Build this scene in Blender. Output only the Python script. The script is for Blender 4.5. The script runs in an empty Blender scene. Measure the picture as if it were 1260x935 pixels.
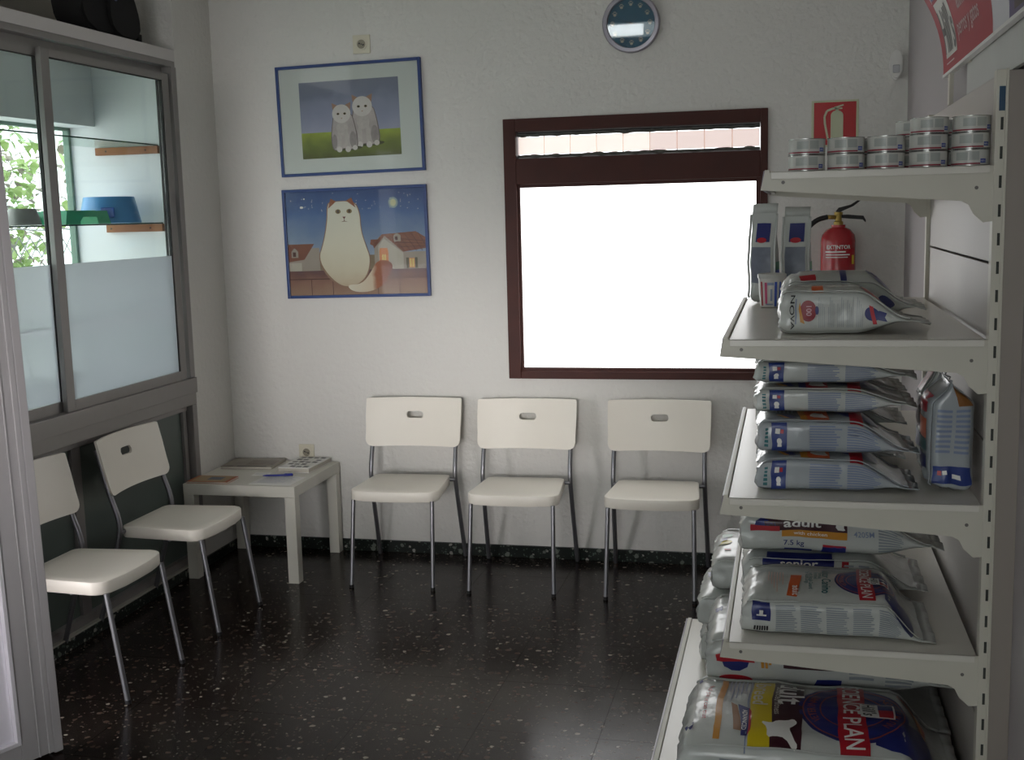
import bpy, bmesh, math, random
from mathutils import Vector, Matrix, noise
from math import sin, cos, pi, radians as R
random.seed(7)

# ------------------------------------------------------------------ camera, world, lights, exposure
SC = bpy.context.scene
COL = SC.collection
F_PX, YAW, PITCH, ROLL = 1448.69, .2327, -.14, -.0254
EYE = Vector((2.7209, -5.3659, 1.6386))
fwd = Vector((-sin(YAW)*cos(PITCH), cos(YAW)*cos(PITCH), sin(PITCH)))
r0 = Vector((cos(YAW), sin(YAW), 0)); u0 = r0.cross(fwd)
rgt = cos(ROLL)*r0 + sin(ROLL)*u0; upv = -sin(ROLL)*r0 + cos(ROLL)*u0
cd = bpy.data.cameras.new('camera'); cam = bpy.data.objects.new('camera', cd); COL.objects.link(cam)
cd.sensor_fit = 'HORIZONTAL'; cd.sensor_width = 36; cd.lens = F_PX/1260*36; cd.clip_start = .02
m = Matrix((rgt, upv, -fwd)).transposed().to_4x4(); m.translation = EYE; cam.matrix_world = m
SC.camera = cam

w = bpy.data.worlds.new('overcast_sky'); SC.world = w; w.use_nodes = True
bg = w.node_tree.nodes['Background']; bg.inputs[0].default_value = (.97, .985, 1, 1); bg.inputs[1].default_value = 3.2

def area(name, loc, direction, sx, sy, power, col, spread=pi):
    l = bpy.data.lights.new(name, 'AREA'); l.shape = 'RECTANGLE'; l.size = sx; l.size_y = sy; l.energy = power; l.color = col
    o = bpy.data.objects.new(name, l); COL.objects.link(o); o.location = loc
    o.rotation_euler = Vector(direction).to_track_quat('-Z', 'Y').to_euler(); l.spread = spread; return o
# added lamps standing in for daylight, set at invented openings out of view
def aim(a, b): return Vector(b)-Vector(a)
area('added_left_fill', (1.22, -6.72, 1.15), aim((1.22, -6.72, 1.15), (.3, 0, 1.25)), .5, 1.3, 2.3, (1, .955, .95), R(24))  # added fill for the left corner, at the invented front door
area('added_chair_side_light', (-.12, -2.74, .75), (.6, .8, -.12), .6, 1.1, 3.0, (1, .93, .96), R(80))  # added light on the nearest chair's side, at the invented doorway
area('added_wall_beam', (2.2, -6.72, 1.45), aim((2.2, -6.72, 1.45), (1.42, 0, .9)), 1.0, .35, 1.3, (1, .965, .95), R(16))  # added narrow beam, shaped for the bright patch on the back wall
area('added_rear_fill', (2.2, -6.73, 1.5), (0, 1, -.1), .9, 1.0, 7.5, (1, .97, .96))  # added wide fill from behind the camera
area('added_clock_reflection_light', (1.0, -6.775, 2.43), (0, 1, 0), .6, .11, 2.2, (.93, .98, 1))  # added strip of light to be mirrored in the clock glass
SC.view_settings.view_transform = 'Standard'; SC.view_settings.look = 'None'
SC.view_settings.gamma = 1; SC.view_settings.use_curve_mapping = False
SC.view_settings.exposure = .1

# ------------------------------------------------------------------ materials
def lin(c):
    if isinstance(c, str):
        c = [int(c[i:i+2], 16)/255 for i in (0, 2, 4)]
        c = [x/12.92 if x <= .04045 else ((x+.055)/1.055)**2.4 for x in c]
    return (*c[:3], 1)
MATS = {}
def mat(name, col, rough=.5, metal=0, var=.06, scale=6, bump=0, bscale=60, coat=0, spec=.5, col2=None, detail=3, bdist=.004):
    """principled material whose colour is broken up by noise, with an optional noise bump"""
    if name in MATS: return MATS[name]
    M = bpy.data.materials.new(name); M.use_nodes = True; MATS[name] = M
    nt = M.node_tree; N = nt.nodes; L = nt.links; b = N['Principled BSDF']
    c = lin(col); b.inputs['Roughness'].default_value = rough; b.inputs['Metallic'].default_value = metal
    b.inputs['Coat Weight'].default_value = coat; b.inputs['Coat Roughness'].default_value = .08
    b.inputs['Specular IOR Level'].default_value = spec
    tc = N.new('ShaderNodeTexCoord')
    n = N.new('ShaderNodeTexNoise'); n.inputs['Scale'].default_value = scale; n.inputs['Detail'].default_value = detail
    L.new(tc.outputs['Object'], n.inputs['Vector'])
    mx = N.new('ShaderNodeMix'); mx.data_type = 'RGBA'
    c2 = lin(col2) if col2 else tuple(max(0, x*(1-2*var)) for x in c[:3])+(1,)
    mx.inputs[6].default_value = c; mx.inputs[7].default_value = c2
    L.new(n.outputs['Fac'], mx.inputs[0]); L.new(mx.outputs[2], b.inputs['Base Color'])
    if bump:
        n2 = N.new('ShaderNodeTexNoise'); n2.inputs['Scale'].default_value = bscale; n2.inputs['Detail'].default_value = 4
        L.new(tc.outputs['Object'], n2.inputs['Vector'])
        bp = N.new('ShaderNodeBump'); bp.inputs['Strength'].default_value = bump; bp.inputs['Distance'].default_value = bdist
        L.new(n2.outputs['Fac'], bp.inputs['Height']); L.new(bp.outputs[0], b.inputs['Normal'])
    return M
def ramp_between(M, stops, fac_out, sock='Base Color'):
    N = M.node_tree.nodes; L = M.node_tree.links
    r = N.new('ShaderNodeValToRGB'); e = r.color_ramp.elements
    while len(e) < len(stops): e.new(.5)
    for k, (p, c) in enumerate(stops): e[k].position = p; e[k].color = lin(c)
    L.new(fac_out, r.inputs[0]); L.new(r.outputs[0], N['Principled BSDF'].inputs[sock]); return r
def chips(name, base, chip_cols, scale, thr, rough):
    """terrazzo: stone chips of several sizes cast in a dark ground"""
    M = bpy.data.materials.new(name); M.use_nodes = True; MATS[name] = M
    nt = M.node_tree; N = nt.nodes; L = nt.links; b = N['Principled BSDF']
    geo = N.new('ShaderNodeNewGeometry')
    nz = N.new('ShaderNodeTexNoise'); nz.inputs['Scale'].default_value = scale*.9; nz.inputs['Detail'].default_value = 2
    L.new(geo.outputs['Position'], nz.inputs['Vector'])
    wa = N.new('ShaderNodeVectorMath'); wa.operation = 'MULTIPLY_ADD'
    wa.inputs[1].default_value = (.02, .02, .02); L.new(nz.outputs['Color'], wa.inputs[0]); L.new(geo.outputs['Position'], wa.inputs[2])
    prev = None
    for k, (cc, sc, th) in enumerate(zip(chip_cols, (scale, scale*1.9, scale*.8), thr)):
        v = N.new('ShaderNodeTexVoronoi'); v.inputs['Scale'].default_value = sc; v.inputs['Randomness'].default_value = 1
        L.new(wa.outputs[0], v.inputs['Vector'])
        sep = N.new('ShaderNodeSeparateColor'); L.new(v.outputs['Color'], sep.inputs[0])
        sel = N.new('ShaderNodeMath'); sel.operation = 'GREATER_THAN'; sel.inputs[1].default_value = th; L.new(sep.outputs[0], sel.inputs[0])
        sz = N.new('ShaderNodeMath'); sz.operation = 'MULTIPLY'; sz.inputs[1].default_value = .42; L.new(sep.outputs[1], sz.inputs[0])
        ins = N.new('ShaderNodeMath'); ins.operation = 'LESS_THAN'; L.new(v.outputs['Distance'], ins.inputs[0]); L.new(sz.outputs[0], ins.inputs[1])
        f = N.new('ShaderNodeMath'); f.operation = 'MULTIPLY'; L.new(sel.outputs[0], f.inputs[0]); L.new(ins.outputs[0], f.inputs[1])
        mx = N.new('ShaderNodeMix'); mx.data_type = 'RGBA'; L.new(f.outputs[0], mx.inputs[0])
        if prev is None:
            g = N.new('ShaderNodeMix'); g.data_type = 'RGBA'; g.inputs[6].default_value = lin(base[0]); g.inputs[7].default_value = lin(base[1])
            L.new(nz.outputs['Fac'], g.inputs[0]); prev = g.outputs[2]
        L.new(prev, mx.inputs[6]); mx.inputs[7].default_value = lin(cc); prev = mx.outputs[2]
    L.new(prev, b.inputs['Base Color']); b.inputs['Roughness'].default_value = rough; b.inputs['Specular IOR Level'].default_value = .2
    n3 = N.new('ShaderNodeTexNoise'); n3.inputs['Scale'].default_value = 9; L.new(geo.outputs['Position'], n3.inputs['Vector'])
    mr = N.new('ShaderNodeMapRange'); mr.inputs[3].default_value = rough*.75; mr.inputs[4].default_value = rough*1.5
    L.new(n3.outputs['Fac'], mr.inputs[0]); L.new(mr.outputs[0], b.inputs['Roughness'])
    return M
def clear_glass(name, tint='F6FAF9', refl=1.0):
    M = bpy.data.materials.new(name); M.use_nodes = True; N = M.node_tree.nodes; L = M.node_tree.links; N.remove(N['Principled BSDF'])
    t = N.new('ShaderNodeBsdfTransparent'); t.inputs[0].default_value = lin(tint)
    g = N.new('ShaderNodeBsdfGlossy'); g.inputs['Roughness'].default_value = .02
    lw = N.new('ShaderNodeLayerWeight'); lw.inputs[0].default_value = .5
    pw = N.new('ShaderNodeMath'); pw.operation = 'POWER'; pw.inputs[1].default_value = 5; L.new(lw.outputs['Facing'], pw.inputs[0])
    fr = N.new('ShaderNodeMath'); fr.operation = 'MULTIPLY_ADD'; fr.inputs[1].default_value = .5; fr.inputs[2].default_value = .025; L.new(pw.outputs[0], fr.inputs[0])
    nz = N.new('ShaderNodeTexNoise'); nz.inputs['Scale'].default_value = 2
    bp = N.new('ShaderNodeBump'); bp.inputs['Strength'].default_value = .01; L.new(nz.outputs['Fac'], bp.inputs['Height']); L.new(bp.outputs[0], g.inputs['Normal'])
    mu = N.new('ShaderNodeMath'); mu.operation = 'MULTIPLY'; mu.inputs[1].default_value = refl; L.new(fr.outputs[0], mu.inputs[0])
    mx = N.new('ShaderNodeMixShader'); L.new(mu.outputs[0], mx.inputs[0]); L.new(t.outputs[0], mx.inputs[1]); L.new(g.outputs[0], mx.inputs[2])
    L.new(mx.outputs[0], N['Material Output'].inputs[0]); MATS[name] = M; return M
def frosted(name):
    M = bpy.data.materials.new(name); M.use_nodes = True; N = M.node_tree.nodes; L = M.node_tree.links; N.remove(N['Principled BSDF'])
    tr = N.new('ShaderNodeBsdfTranslucent'); tr.inputs[0].default_value = lin('CCC8CC')
    rf = N.new('ShaderNodeBsdfRefraction'); rf.inputs['Roughness'].default_value = .34; rf.inputs['IOR'].default_value = 1.12; rf.inputs[0].default_value = lin('D4D4D8')
    df = N.new('ShaderNodeBsdfDiffuse'); df.inputs[0].default_value = lin('C8D0D2')
    nz = N.new('ShaderNodeTexNoise'); nz.inputs['Scale'].default_value = 240
    bp = N.new('ShaderNodeBump'); bp.inputs['Strength'].default_value = .15; L.new(nz.outputs['Fac'], bp.inputs['Height']); L.new(bp.outputs[0], df.inputs['Normal'])
    a = N.new('ShaderNodeMixShader'); a.inputs[0].default_value = .52; L.new(tr.outputs[0], a.inputs[1]); L.new(rf.outputs[0], a.inputs[2])
    c = N.new('ShaderNodeMixShader'); c.inputs[0].default_value = .15; L.new(a.outputs[0], c.inputs[1]); L.new(df.outputs[0], c.inputs[2])
    L.new(c.outputs[0], N['Material Output'].inputs[0]); MATS[name] = M; return M
def lit_pane(name, col, strength):
    M = bpy.data.materials.new(name); M.use_nodes = True; b = M.node_tree.nodes['Principled BSDF']; N = M.node_tree.nodes
    nz = N.new('ShaderNodeTexNoise'); nz.inputs['Scale'].default_value = 300
    bp = N.new('ShaderNodeBump'); bp.inputs['Strength'].default_value = .1; M.node_tree.links.new(nz.outputs['Fac'], bp.inputs['Height']); M.node_tree.links.new(bp.outputs[0], b.inputs['Normal'])
    b.inputs['Base Color'].default_value = lin('E8E8E8'); b.inputs['Roughness'].default_value = .4
    b.inputs['Emission Color'].default_value = lin(col); b.inputs['Emission Strength'].default_value = strength; MATS[name] = M; return M

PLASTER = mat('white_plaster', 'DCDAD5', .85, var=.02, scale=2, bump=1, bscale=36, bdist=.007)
PLASTER_SMOOTH = mat('smooth_plaster', 'CBC7C5', .8, var=.02, scale=3, bump=.1, bscale=120)
CEIL = mat('ceiling_paint', 'F0EEEA', .9, var=.02, bump=.1)
TERRAZZO = chips('dark_terrazzo', ('241B17', '15100E'), ('8C8478', '585048', '4A3D35'), 44, (.89, .66, .45), .19)
SKIRT = chips('green_marble_skirting', ('161B18', '222824'), ('98968E', '4C5850', '6A7068'), 42, (.7, .4, .6), .3)
GROUT = mat('floor_joint', '2B2624', .7)
ALU = mat('anodised_aluminium', '8E8A88', .42, metal=.35, var=.04, scale=30)
ALU_D = mat('shadow_gap_rubber', '2C2A2A', .7)
ALU_L = mat('pale_aluminium', 'C0BCBE', .42, metal=.1, var=.03, scale=20)
WHITE_BEAD = mat('white_glazing_bead', 'EEEAF0', .4)
PANEL_G = mat('grey_green_panel', '59645F', .35, var=.08, scale=4)
GLASS = clear_glass('clear_glass'); SHELF_GLASS = clear_glass('green_edge_glass', 'F2F8F5', .5)
PIC_GLASS = clear_glass('picture_glass', 'FAFBFA', .25)
FILM = frosted('frosted_film')
WOODFRAME = mat('mahogany_varnish', '4A1C10', .5, var=.2, scale=9, spec=.3, col2='34120C', bump=.1, bscale=40)
PANE = lit_pane('daylit_frosted_pane', 'FFFFFF', 2.7)
PANE_T = lit_pane('daylit_louvre_pane', 'FFEFE4', .78)
PANE_T2 = lit_pane('daylit_pink_louvre_pane', 'F6DCD4', .66)
CHAIR_W = mat('ivory_plastic', 'ECE6DA', .38, var=.02, scale=8, bump=.08, bscale=300)
TUBE = mat('silver_lacquered_steel', '8C8C90', .35, metal=.75, var=.05)
RUB = mat('black_rubber', '18181A', .6)
TABLE_W = mat('white_laminate', 'D6D3C8', .4, var=.02)
SHELF_W = mat('cream_enamelled_steel', 'CFCBBE', .42, var=.03, scale=5)
TRAY_W = mat('tray_enamel', 'E0DCD2', .27, var=.03, scale=5, spec=.6)
PANEL_W = mat('back_panel_enamel', 'BDB6B0', .45, var=.03, scale=5)
END_G = mat('end_panel_grey', '9A918A', .5, var=.04, scale=4)
CASE_W = mat('case_white_paint', 'F0F0F2', .7, var=.02, scale=3, bump=.1, bscale=120)
SHELF_D = mat('slot_shadow', '3C3E3A', .8)
RAIL = mat('price_rail_plastic', '8D8590', .3, var=.06)
BAGW = mat('silver_white_foil', 'C3C6C2', .27, var=.05, scale=7, bump=.5, bscale=26, coat=.3)
BAGG = mat('grey_foil_gusset', 'AEB4B8', .27, var=.1, scale=9, bump=.55, bscale=24, coat=.3)
def ink(name, col, rough=.32): return mat('ink_'+name, col, rough, var=.05, scale=30)
NAVY = ink('navy', '232B6E'); RED = ink('red', 'B01E2C'); ORANGE = ink('orange', 'D8602A'); AMBER = ink('amber', 'C98A2A')
YEL = ink('yellow', 'D4BC20'); MAROON = ink('maroon', '3E1A24'); WHT = ink('white', 'E8E6E2'); BLK = ink('black', '1C1C20')
GREYT = ink('grey', '8E949A'); BLUE_T = ink('slate_blue', '7C88A4'); GREEN = ink('green', '1E7A4A'); TEAL = ink('teal', '2A6A70'); BROWN = ink('brown', '8A5A2A'); PINK = ink('pink', 'C8507A'); BLUE = ink('blue', '3C58B4')

# ------------------------------------------------------------------ mesh helpers
def tagit(o, label, cat, group=None):
    o['label'] = label; o['category'] = cat
    if group: o['group'] = group
    return o
def mk(name, V, Fc, M, parent=None, smooth=False, kind=None):
    me = bpy.data.meshes.new(name); me.from_pydata([tuple(v) for v in V], [], Fc); me.validate(); me.update()
    if smooth:
        for p in me.polygons: p.use_smooth = True
    me.materials.append(M); o = bpy.data.objects.new(name, me); COL.objects.link(o)
    if parent: o.parent = parent
    if kind: o['kind'] = kind
    return o
def from_bm(name, bm, M, parent=None, smooth=False, kind=None, angle=None):
    bmesh.ops.recalc_face_normals(bm, faces=bm.faces)
    me = bpy.data.meshes.new(name); bm.to_mesh(me); bm.free()
    if smooth:
        for p in me.polygons: p.use_smooth = True
        if angle: me.set_sharp_from_angle(angle=R(angle))
    me.materials.append(M); o = bpy.data.objects.new(name, me); COL.objects.link(o)
    if parent: o.parent = parent
    if kind: o['kind'] = kind
    return o
def empty(name, loc=(0, 0, 0), rz=0, kind=None):
    o = bpy.data.objects.new(name, None); COL.objects.link(o); o.location = loc; o.rotation_euler = (0, 0, rz); o.empty_display_size = .1
    if kind: o['kind'] = kind
    return o
def thing(name, label, cat, loc=(0, 0, 0), rz=0, group=None): return tagit(empty(name, loc, rz), label, cat, group)
def bm_box(bm, a, b, bev=0):
    """axis box from corner a to corner b, edges optionally bevelled"""
    x = bmesh.ops.create_cube(bm, size=1); vs = x['verts']
    c = [(p+q)/2 for p, q in zip(a, b)]; s = [abs(q-p) for p, q in zip(a, b)]
    for v in vs: v.co = Vector((c[0]+v.co.x*s[0], c[1]+v.co.y*s[1], c[2]+v.co.z*s[2]))
    if bev:
        es = list({e for v in vs for e in v.link_edges})
        bmesh.ops.bevel(bm, geom=es, offset=bev, segments=2, affect='EDGES', profile=.6)
    return bm
def box(name, a, b, M, parent=None, bev=0, kind=None): return from_bm(name, bm_box(bmesh.new(), a, b, bev), M, parent, kind=kind)
def boxes(name, L, M, parent=None, bev=0, kind=None):
    bm = bmesh.new()
    for a, b in L: bm_box(bm, a, b, bev)
    return from_bm(name, bm, M, parent, kind=kind)
def bm_tube(bm, pts, rad, n=12, caps=True):
    pts = [Vector(p) for p in pts]; rads = rad if isinstance(rad, (list, tuple)) else [rad]*len(pts)
    up = Vector((0, 0, 1)); rings = []; prevn = None
    for i, p in enumerate(pts):
        t = (pts[min(i+1, len(pts)-1)]-pts[max(i-1, 0)]).normalized()
        if prevn is None:
            a = Vector((1, 0, 0)) if abs(t.x) < .9 else Vector((0, 1, 0))
            nn = (a-a.dot(t)*t).normalized()
        else: nn = (prevn-prevn.dot(t)*t).normalized()
        prevn = nn; bb = t.cross(nn)
        rings.append([bm.verts.new(p+rads[i]*(cos(2*pi*k/n)*nn+sin(2*pi*k/n)*bb)) for k in range(n)])
    for a, b in zip(rings, rings[1:]):
        for k in range(n): bm.faces.new((a[k], a[(k+1) % n], b[(k+1) % n], b[k]))
    if caps: bm.faces.new(rings[0][::-1]); bm.faces.new(rings[-1])
    return bm
def smooth_path(pts, it=2):
    P = [Vector(p) for p in pts]
    for _ in range(it):
        Q = [P[0]]
        for a, b in zip(P, P[1:]): Q += [a*.75+b*.25, a*.25+b*.75]
        Q.append(P[-1]); P = Q
    return P
def tube(name, pts, rad, M, parent=None, n=12, it=0): return from_bm(name, bm_tube(bmesh.new(), smooth_path(pts, it) if it else pts, rad, n), M, parent, smooth=True, angle=50)
def bm_lathe(bm, prof, n=32, axis='z', o=(0, 0, 0)):
    o = Vector(o); rings = []
    for r, h in prof:
        ring = []
        for k in range(n):
            a = 2*pi*k/n; x, y = r*cos(a), r*sin(a)
            p = (x, y, h) if axis == 'z' else ((x, -h, y) if axis == 'y' else (h, x, y))
            ring.append(bm.verts.new(o+Vector(p)))
        rings.append(ring)
    for a, b in zip(rings, rings[1:]):
        for k in range(n): bm.faces.new((a[k], a[(k+1) % n], b[(k+1) % n], b[k]))
    for rg in (rings[0], rings[-1]):
        if (rg[0].co-rg[n//2].co).length > 1e-5: bm.faces.new(rg)
    bmesh.ops.remove_doubles(bm, verts=bm.verts, dist=1e-6); return bm
def lathe(name, prof, M, parent=None, n=32, axis='z', o=(0, 0, 0), angle=40): return from_bm(name, bm_lathe(bmesh.new(), prof, n, axis, o), M, parent, smooth=True, angle=angle)
def bm_prism(bm, poly, h, f):
    """polygon swept from h[0] to h[1]; f(u,v,w) gives the 3D point"""
    A = [bm.verts.new(f(u, v, h[0])) for u, v in poly]; B = [bm.verts.new(f(u, v, h[1])) for u, v in poly]
    bm.faces.new(A[::-1]); bm.faces.new(B)
    for k in range(len(poly)): bm.faces.new((A[k], A[(k+1) % len(poly)], B[(k+1) % len(poly)], B[k]))
    return bm
# ---- flat print laid on a surface: 2D shapes (metres) are cut small and sent through a map (u,v) -> point
def ell(cx, cy, rx, ry, n=28, rot=0, a0=0, a1=2*pi):
    P = [(rx*cos(a0+(a1-a0)*k/n), ry*sin(a0+(a1-a0)*k/n)) for k in range(n if a1-a0 > 6.2 else n+1)]
    c, s = cos(rot), sin(rot); return [(cx+c*x-s*y, cy+s*x+c*y) for x, y in P]
def rc(x0, y0, x1, y1): return [(x0, y0), (x1, y0), (x1, y1), (x0, y1)]
_tx = {}
def text2d(body, size, bold=0):
    k = (body, bold)
    if k not in _tx:
        c = bpy.data.curves.new('t', 'FONT'); c.body = body; c.size = 1; c.offset = bold; c.resolution_u = 3; c.align_x = 'CENTER'; c.align_y = 'CENTER'
        o = bpy.data.objects.new('t', c); COL.objects.link(o); dg = bpy.context.evaluated_depsgraph_get(); dg.update()
        me = o.evaluated_get(dg).to_mesh(); V = [(v.co.x, v.co.y) for v in me.vertices]; P = [tuple(p.vertices) for p in me.polygons]
        o.evaluated_get(dg).to_mesh_clear(); bpy.data.objects.remove(o); bpy.data.curves.remove(c)
        if V:
            mx = (min(v[0] for v in V)+max(v[0] for v in V))/2; my = (min(v[1] for v in V)+max(v[1] for v in V))/2
            V = [(x-mx, y-my) for x, y in V]
        _tx[k] = (V, P)
    return _tx[k]
def text_shape(body, cx, cy, size, rot=0, bold=.01, sx=1):
    V, P = text2d(body, size, bold); c, s = cos(rot), sin(rot)
    V = [(x*size*sx, y*size) for x, y in V]
    return ('mesh', [(cx+c*x-s*y, cy+s*x+c*y) for x, y in V], P)
def deco(name, shapes, f, M, parent, maxlen=.03):
    bm = bmesh.new()
    for sh in shapes:
        if sh and sh[0] == 'mesh':
            vs = [bm.verts.new((x, y, 0)) for x, y in sh[1]]
            for p in sh[2]:
                try: bm.faces.new([vs[i] for i in p])
                except ValueError: pass
        else: bm.faces.new([bm.verts.new((x, y, 0)) for x, y in sh])
    bmesh.ops.triangulate(bm, faces=bm.faces)
    for _ in range(6):
        es = [e for e in bm.edges if e.calc_length() > maxlen]
        if not es: break
        bmesh.ops.subdivide_edges(bm, edges=es, cuts=1); bmesh.ops.triangulate(bm, faces=[q for q in bm.faces if len(q.verts) > 3])
    for v in bm.verts: v.co = f(v.co.x, v.co.y)
    me = bpy.data.meshes.new(name); bm.to_mesh(me); bm.free()
    for p in me.polygons: p.use_smooth = True
    me.materials.append(M); o = bpy.data.objects.new(name, me); COL.objects.link(o); o.parent = parent; return o
def copy_tree(o, parent=None):
    c = o.copy(); COL.objects.link(c)
    if parent: c.parent = parent
    for ch in list(o.children): copy_tree(ch, c)
    return c

# ------------------------------------------------------------------ the room
ZC, XR, YF = 2.85, 3.206, -6.8
S = 'structure'
fl = box('floor', (-.02, YF, -.06), (XR, 0, -.006), GROUT, kind=S)
TX0, TY0, TS = 2.15, -1.90, .4
me_tile = None
for i in range(-6, 4):
    for j in range(-13, 6):
        a = (TX0+i*TS, TY0+j*TS); x0, x1 = max(a[0], 0)+.0006, min(a[0]+TS, XR)-.0006; y0, y1 = max(a[1], YF)+.0006, min(a[1]+TS, 0)-.0006
        if x1-x0 < .01 or y1-y0 < .01: continue
        full = x1-x0 > .398 and y1-y0 > .398
        if full and me_tile:
            o = bpy.data.objects.new('tile', me_tile); COL.objects.link(o); o.parent = fl
        else:
            o = box('tile', (0, 0, -.006), (x1-x0, y1-y0, 0), TERRAZZO, fl)
            if full: me_tile = o.data
        o.location = (x0, y0, 0); o.rotation_euler = (random.uniform(-1, 1)*.0004, random.uniform(-1, 1)*.0004, 0)
box('ceiling', (-.6, YF-.15, ZC), (XR+.15, .15, ZC+.1), CEIL, kind=S)
WX0, WX1, WZ0, WZ1 = 1.4395, 2.627, .8705, 2.068
boxes('wall_back', [((-.6, 0, -.06), (WX0, .22, ZC)), ((WX1, 0, -.06), (XR+.15, .22, ZC)), ((WX0, 0, -.06), (WX1, .22, WZ0)), ((WX0, 0, WZ1), (WX1, .22, ZC))], PLASTER, kind=S)
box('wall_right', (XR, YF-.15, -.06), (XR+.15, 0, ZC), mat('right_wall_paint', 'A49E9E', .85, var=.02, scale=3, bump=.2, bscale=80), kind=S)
SHX0, SHX1, SHZ0, SHZ1 = 1.68, 2.75, .8, 2.1    # invented shop window in the unseen front wall, for daylight
SDX0, SDX1, SDZ1 = .8, 1.58, 2.12              # opening of the glazed door invented beside it
boxes('wall_front', [((-.6, YF-.15, -.06), (.5, YF, ZC)), ((.5, YF-.15, -.06), (SDX0, YF, 2.34)), ((SDX1, YF-.15, -.06), (SHX0, YF, ZC)), ((SHX1, YF-.15, -.06), (XR, YF, ZC)), ((SHX0, YF-.15, -.06), (SHX1, YF, SHZ0)), ((SHX0, YF-.15, SHZ1), (SHX1, YF, ZC)), ((SDX0, YF-.15, SDZ1), (SDX1, YF, 2.34)), ((.5, YF-.15, 2.52), (SDX1, YF, ZC))], PLASTER, kind=S)
def glazed(name, x0, x1, z0, z1, fw=.06):
    o = empty(name, kind=S)
    for a, b in (((x0, z0), (x0+fw, z1)), ((x1-fw, z0), (x1, z1)), ((x0+fw, z0), (x1-fw, z0+fw)), ((x0+fw, z1-fw), (x1-fw, z1))): box('frame_bar', (a[0], YF-.09, a[1]), (b[0], YF-.03, b[1]), ALU, o)
    box('pane', (x0+fw, YF-.065, z0+fw), (x1-fw, YF-.06, z1-fw), GLASS, o)
glazed('invented_window_3', SHX0, SHX1, SHZ0, SHZ1); glazed('invented_window_5', .5, SDX1, 2.34, 2.52, .02); glazed('invented_door_2', SDX0, SDX1, 0, SDZ1)  # unseen shop window, transom and front door, invented to let light in
# left wall: plaster by the corner, the display case, then wall with a street door opening invented for daylight
PY1, PY0 = -.362, -2.3
DY0, DY1 = -3.14, -2.36
boxes('wall_left', [((-.6, PY1, -.06), (0, 0, ZC)), ((-.15, YF, -.06), (0, DY0, ZC)), ((-.15, DY1, -.06), (0, PY0, ZC)), ((-.15, DY0, 2.12), (0, DY1, ZC)), ((-.15, DY0, -.06), (0, DY1, 0))], PLASTER, kind=S)
boxes('trim_1', [((.0005, -3.2, 0), (.135, -3.14, 2.12))], ALU, kind=S)
BBH = .058
box('baseboard_back', (0, -.014, 0), (XR, 0, BBH), SKIRT, bev=.002, kind=S)
box('baseboard_right', (XR-.014, YF, 0), (XR, -.014, BBH), SKIRT, bev=.002, kind=S)
boxes('baseboard_left', [((0, PY0, 0), (.012, -.014, .045)), ((0, YF, 0), (.012, DY0-.03, .045))], SKIRT, bev=.002, kind=S)

# ------------------------------------------------------------------ back window: mahogany frame, frosted pane, louvre strip above
w1 = empty('window_1', kind=S)
fy0, fy1 = -.018, .07
FO = .062
boxes('outer_frame', [((WX0, fy0, WZ0), (WX0+.058, fy1, WZ1)), ((WX1-.032, fy0, WZ0), (WX1, fy1, WZ1)), ((WX0+.058, fy0, WZ1-.058), (WX1-.032, fy1, WZ1)), ((WX0+.058, fy0, WZ0), (WX1-.032, fy1, WZ0+.036)), ((WX0+.058, fy0, 1.772), (WX1-.032, fy1, 1.888))], WOODFRAME, w1, bev=.003)
boxes('glazing_bead', [((WX0+.058, 0, .906), (WX0+.07, .03, 1.772)), ((WX1-.05, 0, .906), (WX1-.032, .03, 1.772)), ((WX0+.07, 0, .906), (WX1-.05, .03, .922)), ((WX0+.07, 0, 1.756), (WX1-.05, .03, 1.772))], WOODFRAME, w1, bev=.002)
box('frosted_pane', (WX0+.07, .012, .922), (WX1-.05, .018, 1.756), PANE, w1)
lx0, lx1 = WX0+.06, WX1-.034
nP = 9
for k in range(nP):
    a = lx0+(lx1-lx0)*k/nP; b = lx0+(lx1-lx0)*(k+1)/nP
    box('louvre_pane', (a+.0025, .03, 1.908), (b-.0025, .036, 1.986), PANE_T2 if k > 4 else PANE_T, w1)
for k in range(1, nP):
    a = lx0+(lx1-lx0)*k/nP; box('louvre_joint', (a-.003, .0365, 1.904), (a+.003, .042, 1.99), mat('joint_clip', 'D8C8C0', .6), w1)
SEAL = mat('old_grey_putty', '6F6E68', .8, var=.35, scale=40, bump=.6, bscale=90)
def ragged(name, z, amp):
    bm = bmesh.new(); n = 60
    P = [(lx0+(lx1-lx0)*k/n, z-.005-amp*max(0, noise.noise(Vector((k*.35, z*9, 3))))) for k in range(n+1)] + [(lx0+(lx1-lx0)*k/n, z+.005+amp*max(0, noise.noise(Vector((k*.41, z*7, 8))))) for k in range(n, -1, -1)]
    bm_prism(bm, P, (.018, .034), lambda u, v, q: (u, q, v)); return from_bm(name, bm, SEAL, w1)
ragged('putty_strip', 1.994, .009); ragged('putty_strip', 1.9, .011)
boxes('louvre_channel', [((lx0, .034, 1.996), (lx1, .06, 2.01)), ((lx0, .034, 1.888), (lx1, .06, 1.898))], ALU_L, w1)
box('louvre_rod', (lx0, .01, 2.0), (lx1, .016, 2.006), ALU_D, w1)

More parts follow.
